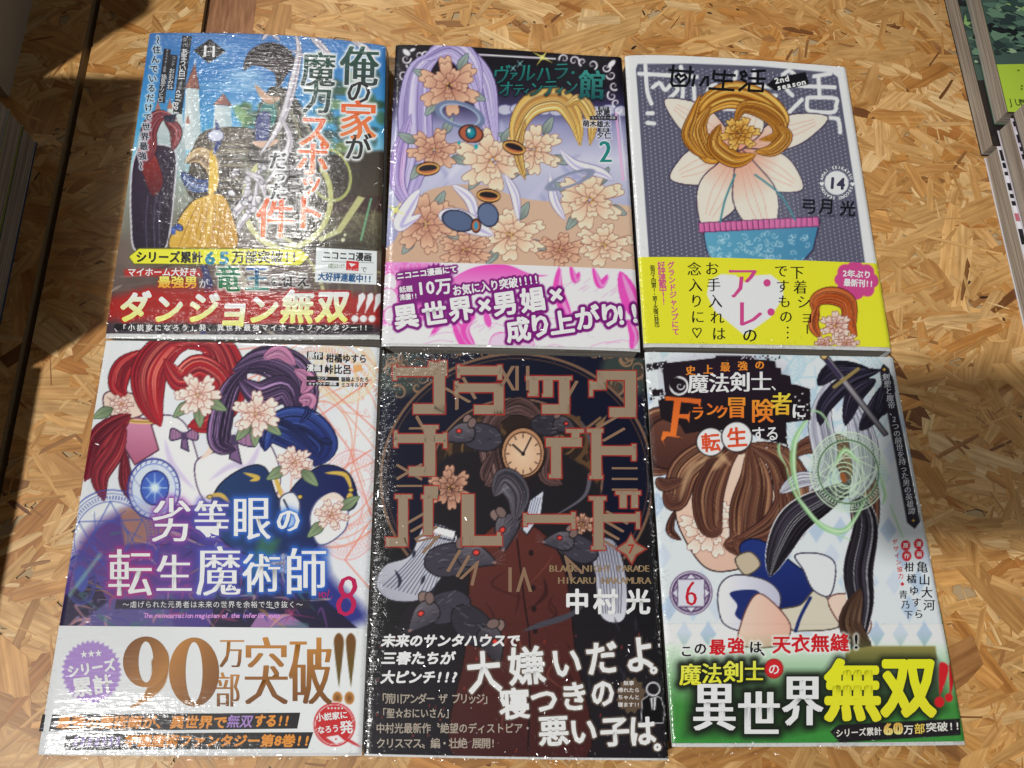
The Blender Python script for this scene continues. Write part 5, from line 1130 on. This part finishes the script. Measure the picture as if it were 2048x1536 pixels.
    # serif initial
    for P in ([(1330,793),(1402,798),(1400,816),(1396,808),(1362,804),(1352,872),(1366,876),(1330,872),(1340,868),(1348,802),(1330,800)], [(1356,828),(1376,829),(1380,822),(1378,846),(1374,838),(1354,836)], [(1350,868),(1334,872),(1326,882),(1330,890),(1322,878),(1326,862),(1338,864)]):
        c.poly(P, og2, col2=(238,120,50), g=((0,790),(0,880)), soft=.6)
    for st, x, y, z, k in (('ラ',1395,826,27,0),('ン',1424,818,27,0),('ク',1444,824,26,0),('冒',1473,815,42,1),('険',1524,822,46,1),('者',1562,808,44,2),('に',1597,822,30,3)):
        c.text(st, x, y, z, (og2,(240,150,50),yw,(236,236,240))[k], col2=(og1,(232,120,44),(240,170,50),(236,236,240))[k], z=3, mincho=.8, bold=.4, w=z, h=z*1.1)
    for x, y, r, ch in ((1421,884,27,'転'),(1473,874,29,'生')): c.disc(x,y,r+2.5,r+2.5,dk); c.disc(x,y,r,r,(236,234,236)); 
    for x, y, r, ch in ((1421,884,27,'転'),(1473,874,29,'生')): c.text(ch, x, y+1, r*1.45, (220,84,50), z=4, bold=1.2, ang=4)
    c.text('する', 1530, 868, 32, (240,240,244), z=4, length=56, bold=.4, ang=3)
    # hanging strip
    c.shape([(1767,727),(1779,738),(1842,1042),(1829,1058),(1814,1046),(1759,740)], (44,40,50), z=0)
    c.text('剣聖と魔帝、2つの前世を持った男の英雄譚', 1772, 754, 15, (212,214,222), vert=True, end=(1823,1022), z=3, mincho=.3); c.text('✚', 1769, 739, 9, (214,170,70), z=3); c.text('✚', 1827, 1041, 9, (214,170,70), z=3)
    c.disc(1382,1186,43,44,(96,72,110)); c.ring(1382,1186,40,41,2,(216,210,224)); c.ring(1382,1186,33,34,1.5,(216,210,224)); c.disc(1382,1186,30,31,(226,226,234),a=.9)
    for o in (0, .785): c.poly([(1382+38*math.cos(o+i*1.5708), 1186+39*math.sin(o+i*1.5708)) for i in range(4)], (214,214,226), line=(96,72,110), lw=1.2)
    c.text('6', 1382, 1186, 62, (196,34,50), z=3, mincho=1.6, thin=.022, w=54, h=74)
    for x, y, ch in ((1837,1088,'漫'),(1838,1108,'画'),(1811,1091,'原'),(1813,1112,'作')): c.disc(x,y,9.5,10.5,(200,40,52)); c.text(ch, x, y, 11, (238,232,236), z=3, bold=.2)
    c.text('デザイン協力', 1789, 1084, 11.5, (206,50,60), vert=True, end=(1801,1152), z=3, bold=.2); c.text('◆', 1804, 1168, 9, (206,50,60), z=3)
    c.text('亀山大河', 1844, 1134, 24, (26,24,32), vert=True, end=(1858,1210), z=3, mincho=.4); c.text('柑橘ゆすら', 1818, 1134, 20, (26,24,32), vert=True, end=(1837,1228), z=3, mincho=.4); c.text('青乃下', 1806, 1189, 18, (26,24,32), vert=True, end=(1816,1229), z=3, mincho=.3)
    # band
    m = np.clip((b.Y-1262)/150, 0, 1)[..., None]; b.C = b.C*(1-m)+np.array((66,138,62))*m
    m = np.clip((b.Y-1440)/60, 0, 1)[..., None]*.4; b.C = b.C*(1-m)+np.array((44,150,60))*m
    b.poly([(1690,1300),(1740,1292),(1800,1292),(1870,1292),(1874,1320),(1760,1330),(1690,1330)], (150,140,80), col2=(90,96,50), g=((0,1290),(0,1330)), soft=2)
    dg = (26,30,24)
    bk_ = dict(z=4)
    for st, x, y, z, cc in (('こ',1372,1302,25,dk),('の',1400,1297,27,dk),('最',1434,1294,33,(206,34,42)),('強',1471,1291,34,(206,34,42)),('は',1510,1294,26,dk),('、',1532,1300,26,dk),('天',1562,1289,38,(206,34,42)),('衣',1600,1287,38,(206,34,42)),('無',1639,1286,38,(206,34,42)),('縫',1678,1285,38,(206,34,42)),('!',1711,1283,40,dk)):
        b.text(st, x, y, z, cc, z=4, bold=.9 if cc[0] > 100 else .4, mincho=.4, glow=[(7,(232,236,232),.8)])
    T6 = [('魔',1380,1349,44,46),('法',1423,1347,42,44),('剣',1466,1343,42,46),('士',1508,1342,40,44)]
    T7 = [('異',1428,1412,88,104),('世',1517,1428,86,98),('界',1604,1400,84,108)]; T8 = [('無',1704,1380,116,128),('双',1816,1372,112,128)]
    for st, x, y, w_, h_ in T6+T7+T8: b.text(st, x, y, w_, BLK, w=w_, h=h_, z=1, glow=[(20,dg,.6),(12,dg,.9)])
    b.poly([(1380,1370),(1500,1370),(1660,1350),(1880,1330),(1890,1420),(1660,1450),(1560,1470),(1370,1470)], dg, soft=12, a=.6)
    for st, x, y, w_, h_ in T6: b.text(st, x, y, w_, (246,238,90), w=w_, h=h_, z=4, mincho=1.0, bold=.3, col2=(240,226,60))
    b.disc(1547,1337,19,20,(150,24,30)); b.disc(1547,1337,17,18,(206,40,44)); b.text('の', 1547, 1338, 24, (240,232,232), z=4, bold=.4)
    for st, x, y, w_, h_ in T7: b.text(st, x, y, w_, (236,238,244), w=w_, h=h_, z=4, mincho=2.2, bold=.8)
    for st, x, y, w_, h_ in T8: b.text(st, x, y, w_, (246,232,40), w=w_, h=h_, z=5, bold=5.0, col2=(240,222,50))
    for x, k in ((1886,1.0),(1905,.8)):
        b.poly([(x-6*k,1325),(x+9*k,1330),(x+8*k,1350),(x-5*k,1388),(x-8*k,1386),(x-9*k,1345)], (206,34,42), smooth=True); b.disc(x-8,1404+(0 if k == 1 else -9),10*k,11*k,(206,34,42))
    b.poly([(1659,1463),(1676,1449),(1920,1437),(1921,1470),(1678,1485)], (34,30,34))
    b.text('シリーズ累計', 1716, 1464, 17, (228,224,216), length=92, z=4, bold=.4, ang=3); b.text('60', 1785, 1457, 34, (206,160,70), z=4, mincho=2.2, bold=.4, length=40, w=34, ang=3, col2=(240,220,140)); b.text('万', 1816, 1459, 20, (228,224,216), z=4, bold=.4); b.text('部', 1838, 1457, 22, (232,200,90), z=4, bold=.4); b.text('突破!!', 1885, 1453, 20, (228,224,216), length=70, z=4, bold=.4, ang=3)
    return top, bot, [c, b]

#==ASSEMBLY
def E0(U, V): return 0*U
def g2(U, V, u, v, su, sv): return np.exp(-((U-u)/su)**2-((V-v)/sv)**2)
F_FLAT = film_mat('shrink_film', .10, .35)
F_SIDE = film_mat('shrink_film_pulled', .12, -.5)
BOOKS = [
 (cover_one, 'comic with blue sky, white castle and a white 11 on a black diamond', .0165, (150,150,150), (F_FLAT, lambda U,V: .42*g2(U,V,.45,.35,.35,.5)+.7*g2(U,V,.5,0,.5,.05)+.9*g2(U,V,.45,.98,.4,.08), .012, .0, 0, 0), 1.0, ('俺の家が魔力スポットだった件', (60,60,66), .06, .60), (.70, (150,70,50))),
 (cover_two, 'comic with roses in a white scroll frame above a pink and white band', .0155, (50,50,60), (F_FLAT, lambda U,V: .25*g2(U,V,0,.5,.04,.6), .0, .0, 0, 0), 2.0, None, (.722, (120,60,50))),
 (cover_three, 'comic with a dotted grey cover, white border and a yellow band', .0135, (224,226,232), (F_FLAT, lambda U,V: .2*g2(U,V,.0,.7,.05,.4)+.3*g2(U,V,.5,1,.6,.04), .022, .0, 0, 0), 3.1, None, (.692, (236,226,50))),
 (cover_four, 'comic with red and navy ribbons above a white band reading 90 in bronze', .017, (214,214,214), (F_FLAT, lambda U,V: .3*g2(U,V,.35,.88,.3,.03)+.55*g2(U,V,.3,1.0,.5,.05)+.12*g2(U,V,.1,.5,.1,.3)+.6*g2(U,V,.98,.55,.02,.2), .0, .010, 0, 0), 4.3, None, (.688, (214,214,210))),
 (cover_five, 'black comic with grey rats, a clock face and blocky tan title letters', .020, (30,30,34), (F_SIDE, lambda U,V: .85*g2(U,V,.02,.45,.05,.5)+.5*g2(U,V,.99,.5,.03,.6)+.6*g2(U,V,.15,.02,.2,.06)+.25*g2(U,V,.6,.9,.4,.2), .004, .014, 0, 0), 5.2, None, None),
 (cover_six, 'comic with brown plumes and a green seal above a green band', .0145, (200,204,208), (F_FLAT, lambda U,V: .35*g2(U,V,.03,.5,.05,.6)+.45*g2(U,V,.5,1,.6,.05), .0, .020, 0, 0), 6.4, None, (.688, (60,140,70))),
]
import time as _t
for fn, label, th, sc, film, ph, sprint, bsp in BOOKS:
    t0 = _t.time()
    top, bot, sheets = fn()
    make_book(label, top, bot, -T0-.0004, sheets, sc, film, amp=.0004, ph=ph, spine_print=sprint, band_spine=bsp)
    print('book', label[:30], round(_t.time()-t0, 1))

# ------------------------------------------------------------------ table of oriented strand board
def n_strand(nt, b):
    L = nt.links.new
    at = nt.nodes.new('ShaderNodeAttribute'); at.attribute_name = 'print'
    uv = nt.nodes.new('ShaderNodeAttribute'); uv.attribute_name = 'grain'
    mp = nt.nodes.new('ShaderNodeMapping'); mp.inputs['Scale'].default_value = (18, 620, 1)
    n = nt.nodes.new('ShaderNodeTexNoise'); n.inputs['Scale'].default_value = 1; n.inputs['Detail'].default_value = 5; n.inputs['Roughness'].default_value = .6
    mp2 = nt.nodes.new('ShaderNodeMapping'); mp2.inputs['Scale'].default_value = (60, 240, 1)
    n2 = nt.nodes.new('ShaderNodeTexNoise'); n2.inputs['Scale'].default_value = 1; n2.inputs['Detail'].default_value = 3
    L(uv.outputs['Vector'], mp.inputs[0]); L(mp.outputs[0], n.inputs[0]); L(uv.outputs['Vector'], mp2.inputs[0]); L(mp2.outputs[0], n2.inputs[0])
    cr = nt.nodes.new('ShaderNodeValToRGB'); cr.color_ramp.elements[0].position = .28; cr.color_ramp.elements[0].color = (.58,.49,.38,1); cr.color_ramp.elements[1].position = .62; cr.color_ramp.elements[1].color = (1.08,1.06,1.03,1)
    L(n.outputs[0], cr.inputs[0])
    cr2 = nt.nodes.new('ShaderNodeValToRGB'); cr2.color_ramp.elements[0].position = .3; cr2.color_ramp.elements[0].color = (.74,.66,.55,1); cr2.color_ramp.elements[1].position = .6; cr2.color_ramp.elements[1].color = (1.05,1.04,1.02,1)
    L(n2.outputs[0], cr2.inputs[0])
    m1 = nt.nodes.new('ShaderNodeMixRGB'); m1.blend_type = 'MULTIPLY'; m1.inputs[0].default_value = .8
    m2 = nt.nodes.new('ShaderNodeMixRGB'); m2.blend_type = 'MULTIPLY'; m2.inputs[0].default_value = .9
    L(at.outputs['Color'], m1.inputs[1]); L(cr.outputs[0], m1.inputs[2]); L(m1.outputs[0], m2.inputs[1]); L(cr2.outputs[0], m2.inputs[2]); L(m2.outputs[0], b.inputs['Base Color'])
    bp = nt.nodes.new('ShaderNodeBump'); bp.inputs['Strength'].default_value = .5; bp.inputs['Distance'].default_value = .00025
    L(n.outputs[0], bp.inputs['Height']); L(bp.outputs[0], b.inputs['Normal'])
M_STRAND = mat('pressed_wood_strand', rough=.46, spec=.45, nodes=n_strand)
M_CORE = mat('board_core', color=(.46,.32,.17), rough=.7)
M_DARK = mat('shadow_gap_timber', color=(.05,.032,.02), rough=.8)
def n_red(nt, b):
    tc = nt.nodes.new('ShaderNodeTexCoord'); mp = nt.nodes.new('ShaderNodeMapping'); mp.inputs['Scale'].default_value = (500, 60, 60)
    n = nt.nodes.new('ShaderNodeTexNoise'); n.inputs['Scale'].default_value = 1; n.inputs['Detail'].default_value = 4
    cr = nt.nodes.new('ShaderNodeValToRGB'); cr.color_ramp.elements[0].position = .3; cr.color_ramp.elements[0].color = (.24,.10,.04,1); cr.color_ramp.elements[1].position = .7; cr.color_ramp.elements[1].color = (.44,.21,.10,1)
    nt.links.new(tc.outputs['Object'], mp.inputs[0]); nt.links.new(mp.outputs[0], n.inputs[0]); nt.links.new(n.outputs[0], cr.inputs[0]); nt.links.new(cr.outputs[0], b.inputs['Base Color'])
M_RED = mat('reddish_timber', rough=.6, nodes=n_red)

def clip(P, ax, lim, keep_greater):
    out = []
    for i in range(len(P)):
        a, q = P[i], P[(i+1) % len(P)]
        ia = (a[ax] >= lim) == keep_greater; iq = (q[ax] >= lim) == keep_greater
        if ia: out.append(a)
        if ia != iq:
            t = (lim-a[ax])/(q[ax]-a[ax]); out.append(a+(q-a)*t)
    return out
PAL = np.array([(218,180,126),(210,172,116),(203,162,105),(222,188,136),(213,176,121),(198,156,99),(206,168,112),(215,179,125),(192,148,93),(228,200,154)], float)
DK = np.array([(140,98,56),(154,110,66),(118,76,42),(160,114,68)], float)
sr = random.Random(21)
def strand(box, ztop, cls):
    x0, x1, y0, y1 = box
    if cls == 0: L = sr.uniform(.010,.042) if sr.random() < .88 else sr.uniform(.04,.08); w = min(.019, max(.003, L*sr.uniform(.12,.42)))
    elif cls == 1: L = sr.uniform(.014,.045); w = sr.uniform(.002,.007)
    elif cls == 2: L = sr.uniform(.004,.020); w = sr.uniform(.0005,.002)
    else: L = sr.uniform(.0015,.006); w = sr.uniform(.0005,.0016)
    cx, cy = sr.uniform(x0-.01, x1+.01), sr.uniform(y0-.01, y1+.01)
    an = sr.gauss(0, .75) if sr.random() < .72 else sr.uniform(0, math.pi)
    n = 4
    up = [(-L/2+L*i/n, w/2*(1+sr.uniform(-.18,.18))) for i in range(n+1)]; dn = [(L/2-L*i/n, -w/2*(1+sr.uniform(-.18,.18))) for i in range(n+1)]
    up[0] = (up[0][0]+sr.uniform(-.3,.3)*min(w, L*.3), up[0][1]*sr.uniform(.3,1)); up[-1] = (up[-1][0]+sr.uniform(-.5,.5)*min(w, L*.3), up[-1][1]*sr.uniform(.3,1))
    dn[0] = (dn[0][0]+sr.uniform(-.5,.5)*min(w, L*.3), dn[0][1]*sr.uniform(.3,1)); dn[-1] = (dn[-1][0]+sr.uniform(-.3,.3)*min(w, L*.3), dn[-1][1]*sr.uniform(.3,1))
    ca, sa = math.cos(an), math.sin(an); seed = sr.uniform(0, 50)
    tl = sr.uniform(-.003,.003); tw = sr.uniform(-.006,.006)
    z = ztop-(.00028*sr.random() if cls < 2 else .0002*sr.random())
    P = [np.array([cx+ca*u-sa*v, cy+sa*u+ca*v, z+tl*u+tw*v, u, v+seed, seed]) for u, v in up+dn]
    if cy < -.05:                                     # below the books the boards meet without the timber strip
        if abs(x1-RX0) < 1e-6: x1 = RX1
        elif abs(x0-RX1) < 1e-6: x0 = RX0
    for a, l, g in ((0, x0, True), (0, x1, False), (1, y0, True), (1, y1, False)):
        P = clip(P, a, l, g)
        if len(P) < 3: return None
    P = np.array(P)
    if cls == 3 or sr.random() < (.06 if cls else .015): col = DK[sr.randrange(4)]*(0.45 if cls == 3 else 1)
    else:
        col = PAL[sr.randrange(len(PAL))]*sr.uniform(.95, 1.04)
        if sr.random() < .2: col = col*np.array([.96,.89,.78])
        k_ = float(vnoise(np.array([cx*38+40.]), np.array([cy*38+40.]), 77)[0]); col = col*(np.array([1,1,1])*k_+np.array([.93,.86,.76])*(1-k_))
    P[:,2] = np.clip(P[:,2], ztop-.00066, ztop+.0001)
    return L*w, P, alb(np.clip(col, 0, 250))
def strands_mesh(name, L):
    VV, FF, CC, GG = [], [], [], []; b = 0
    for _, P, col in L:
        n = len(P); lo = P[:, :3].copy(); lo[:,2] -= .00006
        VV += [P[:, :3], lo]; FF.append(list(range(b, b+n))); CC += [np.tile(col, (n,1)), np.tile(col*.8, (n,1))]; GG += [P[:, 3:6], P[:, 3:6]]
        FF += [[b+i, b+n+i, b+n+(i+1) % n, b+(i+1) % n] for i in range(n)]; b += 2*n
    me = mesh_np(name, np.concatenate(VV), FF, M_STRAND, np.concatenate(CC))
    a = me.attributes.new('grain', 'FLOAT_VECTOR', 'POINT'); a.data.foreach_set('vector', np.concatenate(GG).astype(np.float32).ravel())
    return me
def boxmesh(name, x0, x1, y0, y1, z0, z1, m):
    V = [(x,y,z) for z in (z0,z1) for y in (y0,y1) for x in (x0,x1)]
    return mesh_np(name, V, [(0,2,3,1),(4,5,7,6),(0,1,5,4),(1,3,7,5),(3,2,6,7),(2,0,4,6)], m)
YN, YF = -.42, .42
gl = unproj(np.array([174, 42.]), np.array([0, 760.]), T0); gr_ = unproj(np.array([198, 53.]), np.array([0, 760.]), T0)
rl = unproj(np.array([408.]), np.array([20.]), T0)[0]; rr = unproj(np.array([511.]), np.array([20.]), T0)[0]
GX0, GX1 = gl[:,0].mean(), gr_[:,0].mean(); RX0, RX1 = rl[0], rr[0]
print('gap', gl[:,0], gr_[:,0], RX0, RX1)
table = thing('display_table', 'display table topped with pale oriented strand boards under all the books', 'table', loc=(0,0,T0))
bpy.context.view_layer.update()
TINV = Matrix.Translation((0,0,-T0))
def tpart(o): o.parent = table; o.matrix_parent_inverse = TINV.copy(); return o
NST = 0
big_all = []
for bi, (x0, x1, dens) in enumerate(((-.50, GX0, 1.0), (GX1, RX0, 1.0), (RX1, .50, 1.0))):
    core = tpart(obj('strand_board', boxmesh('strand_board', x0, x1, YN, YF, T0-.012, T0-.0008, M_CORE)))
    area = (x1-x0)*(YF-YN); Ls = []
    for cls, per in ((0, 13500), (1, 9000), (2, 20000), (3, 1500)):
        for _ in range(int(area*per)):
            r = strand((x0, x1, YN, YF), T0, cls)
            if r: Ls.append(r)
    big_all += [(r[0], r, core) for r in Ls if True]
def on_view(P):
    q = (P[:, :3].mean(0)-CP) @ CM
    x, y = 1024+FPX*q[0]/-q[2], 768-FPX*q[1]/-q[2]
    if not (0 < x < 2048 and 0 < y < 1536): return False
    return not (260 < x < 1760 and 90 < y < 1490)
big_all.sort(key=lambda t: -(t[0]*(1 if on_view(t[1][1]) else 0)+t[1][1][:,2].mean()*.0))
near = big_all[:300]; rest = big_all[300:]
for _, r, core in near:
    obj('wood_strand', strands_mesh('wood_strand', [r]), core)
for core in {id(c): c for _, _, c in rest}.values():
    o = obj('wood_strands', strands_mesh('wood_strands', [r for _, r, c in rest if c is core]), core); o['kind'] = 'stuff'
tpart(obj('timber_strip', boxmesh('timber_strip', RX0+.0005, RX1-.0005, -.05, YF, T0-.030, T0-.0035, M_RED)))
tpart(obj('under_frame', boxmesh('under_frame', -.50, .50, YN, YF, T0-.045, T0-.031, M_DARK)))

# ------------------------------------------------------------------ neighbouring stacks
def n_side(nt, b): n_pages(nt, b)
M_GREEN = mat('green_cover', attr='print', rough=.35)
CARD = mat('plain_cover', color=tuple(alb((186,190,196))), rough=.4)
M_GREY = mat('grey_board', color=(.46,.43,.36), rough=.6)
def side_book(label, p_near, p_far, w, z0, t, side, zb=None, group=None, dx=0.0, cat='book', cov_col=(60,80,74), nm='comic_book'):
    """p_near, p_far: ends of the visible long edge (photo px at height z0); side=+1 book extends to +x"""
    A, B = wpx(*p_near, z0 if zb is None else zb), wpx(*p_far, z0 if zb is None else zb)
    d = (B-A)[:2]; L = np.hypot(*d); d /= L; n = np.array([d[1], -d[0]])*side
    A2 = A[:2]+n*dx; B2 = A2+d*L
    Q = [A2, B2, B2+n*w, A2+n*w]
    root = thing(nm, label, cat, group, (*((Q[0]+Q[2])/2), z0)); inv = Matrix.Translation((-root.location[0], -root.location[1], -z0))
    def slab(name, ins, za, zb, m):
        c0 = (Q[0]+Q[2])/2; P = [q+(c0-q)/np.hypot(*(c0-q))*ins*1.4 for q in Q]
        V = [(*p, za) for p in P]+[(*p, zb) for p in P]
        F = [(3,2,1,0),(4,5,6,7),(0,1,5,4),(1,2,6,5),(2,3,7,6),(3,0,4,7)]
        if side < 0: F = [f[::-1] for f in F]
        o = obj(name, mesh_np(name, V, F, m), root); o.matrix_parent_inverse = inv.copy(); return o
    mc = mat('cover_card_print', color=tuple(alb(cov_col)), rough=.4)
    slab('back_cover', 0, z0, z0+.00035, mc); slab('page_block', .0006, z0+.0004, z0+t-.0004, M_PAGES); slab('cover', 0, z0+t-.00035, z0+t, mc)
    return root, Q, inv, d, n, L
# right: two overlapping green magazines, then a nearer pile with steps
def green_print(Q, d, n, L, w, z, root, inv, seed, word=False):
    """printed cover of the green magazines: camouflage-like shapes, generic"""
    r = random.Random(seed)
    cl, dkc, md, lm = (172,200,66), (30,34,36), (70,92,84), (104,136,112)
    sh = []
    def loc(u, v): q = Q[0]*(1-u)*(1-v)+Q[1]*u*(1-v)+Q[2]*u*v+Q[3]*(1-u)*v; return q
    sh.append(([(0,0),(1,0),(1,1),(0,1)], cl))
    sh.append(([(.32,.0),(.44,1),(1,1),(1,0)], md))
    for i in range(60):
        u, v = r.uniform(.40,1), r.uniform(0,1); s_ = r.uniform(.02,.09); k = r.randint(4,7)
        pts = [(min(1,max(0,u+s_*r.uniform(.5,1)*math.cos(j*6.283/k))), min(1,max(0,v+s_*2*r.uniform(.5,1)*math.sin(j*6.283/k)))) for j in range(k)]
        sh.append((pts, r.choice((dkc,md,lm,(54,76,72),dkc,(140,180,110)))))
    for i in range(220):
        u, v = r.uniform(.40,1), r.uniform(0,.5); s_ = r.uniform(.006,.045); k = r.randint(3,6)
        sh.append(([(min(1,max(0,u+s_*r.uniform(.4,1)*math.cos(j*6.283/k))), min(1,max(0,v+s_*1.5*r.uniform(.3,1)*math.sin(j*6.283/k)))) for j in range(k)], r.choice((dkc,lm,(54,76,72),(88,118,104),(46,60,60),(150,176,140)))))
    for i in range(60):
        u, v = r.uniform(.03,.34), r.uniform(.02,1); s_ = .004; sh.append(([(u+s_*math.cos(j*1.256), v+s_*1.6*math.sin(j*1.256)) for j in range(5)], (110,140,40)))
    sh.append(([(.84,.0),(.88,.08),(.98,.10),(1,.0)], cl))
    V, F, C = [], [], []
    sh = [(sh[0][0], cl if word else (38,32,32))]+[([(u*.37 if word else u*.46, v) for u, v in P], c) for P, c in sh[1:]]+([([(.37,0),(1,0),(1,1),(.37,1)], md)] if word else [])
    for i, (P, c) in enumerate(sh):
        b = len(V); V += [(*loc(u, v), z+.00004+i*.000004) for u, v in P]; F += [[b, b+j, b+j+1] for j in range(1, len(P)-1)]; C += [alb(c)]*len(P)
    V = np.array(V); F = np.array(F)
    a, b_, c_ = V[F[:,0]], V[F[:,1]], V[F[:,2]]; cr = (b_-a)[:,0]*(c_-a)[:,1]-(b_-a)[:,1]*(c_-a)[:,0]
    F = np.where((cr < 0)[:, None], F[:, ::-1], F)
    o = obj('cover_print', mesh_np('cover_print', V, F, M_GREEN, np.array(C)), root); o.matrix_parent_inverse = inv.copy()
    if word:
        VV, FF = [], []; b = 0
        o0 = wpx(2020, 211, z)[:2]
        for i, ch in enumerate('JUMP'):
            Vg, Fg, _ = glyph(ch); q = Vg*np.array([.0050,.0066]); P = np.zeros((len(q), 3)); P[:,:2] = o0+n*(q[:, :1]+i*.0031*1.0)+d*q[:, 1:]; P[:,2] = z+.0004
            VV.append(P); FF.append(Fg+b); b += len(P)
        P = np.concatenate(VV); F = np.concatenate(FF)
        a, b_, c_ = P[F[:,0]], P[F[:,1]], P[F[:,2]]; cr = (b_-a)[:,0]*(c_-a)[:,1]-(b_-a)[:,1]*(c_-a)[:,0]; F = np.where((cr < 0)[:, None], F[:, ::-1], F)
        t = obj('lettering', mesh_np('lettering', P, F, mat('black_ink', color=(.02,.02,.022))), o)
TR_ = T0
def far(p, k=1.0): return p
zt = T0
def lineup(x0, y0, x1, y1, y): return (x0+(x1-x0)*(y-y0)/(y1-y0), y)
GR = 'grey-edged comics stacked at the right edge of the table'
# lower far book: base edge (1890,0)-(1964,312)
r1 = side_book('lower green magazine at the far right, partly covered by the one above it', (1962,312), lineup(1888,0,1962,312,-420), .15, zt, .0110, 1, group=GR, cat='magazine', cov_col=(30,32,34), nm='magazine')
green_print(r1[1], r1[3], r1[4], r1[5], .15, zt+.0110, r1[0], r1[2], 3)
r2 = side_book('upper green magazine at the far right with black capital letters on its corner', (1988,250), lineup(1930,0,1988,250,-420), .15, zt+.0113, .0120, 1, group=GR, cat='magazine', cov_col=(60,90,70), nm='magazine')
green_print(r2[1], r2[3], r2[4], r2[5], .15, zt+.0233, r2[0], r2[2], 4, word=True)
stair = [((2062,720),(1968,316),zt,.0115,'lowest comic of the stepped stack at the right edge'),((2112,720),(1994,262),zt+.0118,.0115,'second comic up in the stepped stack at the right edge'),((2160,720),(2024,226),zt+.0236,.0115,'third comic up in the stepped stack at the right edge')]
for i, (pn, pf, z0, t, lab) in enumerate(stair):
    q = side_book(lab, pn, pf, .13, z0, t, 1, group=GR, cov_col=((206,204,210),(196,190,200),(60,50,60))[i])
    if i < 2:
        V, F, C = [], [], []; rr_ = random.Random(i+9); Q = q[1]
        for k in range(26):
            u0 = k/26; u1 = u0+rr_.uniform(.015,.045); v1 = .35
            P = [Q[0]*(1-u)*(1-v)+Q[1]*u*(1-v)+Q[2]*u*v+Q[3]*(1-u)*v for u, v in ((u0,.005),(min(u1,.99),.005),(min(u1,.99),v1),(u0,v1))]
            b = len(V); V += [(*p, z0+t+.00003+k*.000004) for p in P]; F += [[b,b+1,b+2],[b,b+2,b+3]]; C += [alb(rr_.choice([(20,20,24),(30,26,34),(186,100,116),(220,220,226),(24,22,26)]))]*4
        V = np.array(V); F = np.array(F); a, b_, c_ = V[F[:,0]], V[F[:,1]], V[F[:,2]]; cr = (b_-a)[:,0]*(c_-a)[:,1]-(b_-a)[:,1]*(c_-a)[:,0]; F = np.where((cr < 0)[:, None], F[:, ::-1], F)
        o = obj('cover_print', mesh_np('cover_print', V, F, M_GREEN, np.array(C)), q[0]); o.matrix_parent_inverse = q[2].copy()
# left: a tall stack seen from its page side, and a pale carton behind it
GL = 'comics piled in the tall stack at the left edge of the table'
names = ['lowest of eight','second of eight from the bottom','third of eight from the bottom','fourth of eight from the bottom','fifth of eight from the bottom','sixth of eight from the bottom','seventh of eight','topmost']
cols = [(40,70,110),(150,160,60),(170,170,172),(60,90,130),(120,60,60),(180,180,180),(60,60,70),(200,190,170)]
z = zt
for i in range(8):
    t = (.014,.0125,.015,.0135,.014,.013,.014,.0145)[i]
    r = side_book('grey-edged comic in the tall shaded pile, ' + names[i], lineup(75,285,0,655,790), (75,285), .128, z, t, -1, zb=zt, group=GL, cov_col=cols[i], dx=0)
    z += t+.0004
    if i == 3: zlow = z
z = zt
for i in range(4):
    t = (.0135,.013,.014,.0125)[i]
    side_book('comic in the low pile nearest the viewer at the left, number %s up' % ('one','two','three','four')[i], lineup(75,285,0,655,1560), lineup(75,285,0,655,800), .128, z, t, -1, zb=zt, group=GL, cov_col=cols[i+3])
    z += t+.0004
A, B = wpx(20,197,zt), wpx(68,0,zt)
d = (B-A)[:2]; d /= np.hypot(*d); n = np.array([-d[1], d[0]])
Q = [A[:2], A[:2]+d*.19, A[:2]+d*.19+n*.13, A[:2]+n*.13]
car = thing('carton', 'pale grey carton standing in the far left corner behind the tall pile', 'box', None, (*((Q[0]+Q[2])/2), zt)); inv = Matrix.Translation((-car.location[0], -car.location[1], -zt))
def prism(name, Q, z0, z1, m, par, inv):
    V = [(*p, z0) for p in Q]+[(*p, z1) for p in Q]; o = obj(name, mesh_np(name, V, [(3,2,1,0),(4,5,6,7),(0,1,5,4),(1,2,6,5),(2,3,7,6),(3,0,4,7)], m), par); o.matrix_parent_inverse = inv.copy(); return o
c0 = (Q[0]+Q[2])/2
prism('carton_body', [c0+(q-c0)*.992 for q in Q], zt, zt+.12, M_GREY, car, inv); prism('carton_lid', Q, zt+.12, zt+.15, M_GREY, car, inv)
# the photographer's phone: its camera is the one that takes the picture; it shades the table at the right
ph = thing('smartphone', 'black smartphone held level above the table to take the picture', 'phone', None, tuple(CP))
bpy.context.view_layer.update(); PI_ = Matrix(np.array(m4).tolist())
def pbox(name, x0, x1, y0, y1, z0, z1, m, bev=.009):
    n = 6; P = []
    for cx, cy, a0 in ((x1-bev,y1-bev,0),(x0+bev,y1-bev,1),(x0+bev,y0+bev,2),(x1-bev,y0+bev,3)):
        for k in range(n+1):
            a = (a0+k/n)*math.pi/2; P.append((cx+bev*math.cos(a), cy+bev*math.sin(a)))
    k = len(P); V = [(*p, z0) for p in P]+[(*p, z1) for p in P]
    V = (np.array(V) @ CM.T)+CP
    F = [list(range(k))[::-1], list(range(k, 2*k))]+[[i, (i+1) % k, k+(i+1) % k, k+i] for i in range(k)]
    o = obj(name, mesh_np(name, V, F, m), ph); o.matrix_parent_inverse = Matrix.Translation((-CP[0], -CP[1], -CP[2])); return o
M_PH = mat('phone_shell', color=(.02,.02,.022), rough=.4)
pbox('phone_body', -.018, .132, -.060, .016, .004, .0115, M_PH); pbox('phone_screen', -.016, .130, -.058, .014, .0116, .0120, mat('screen_glass', color=(.01,.01,.012), rough=.1))
bpy.data.objects.remove(_to)
print('objects', len(bpy.data.objects))
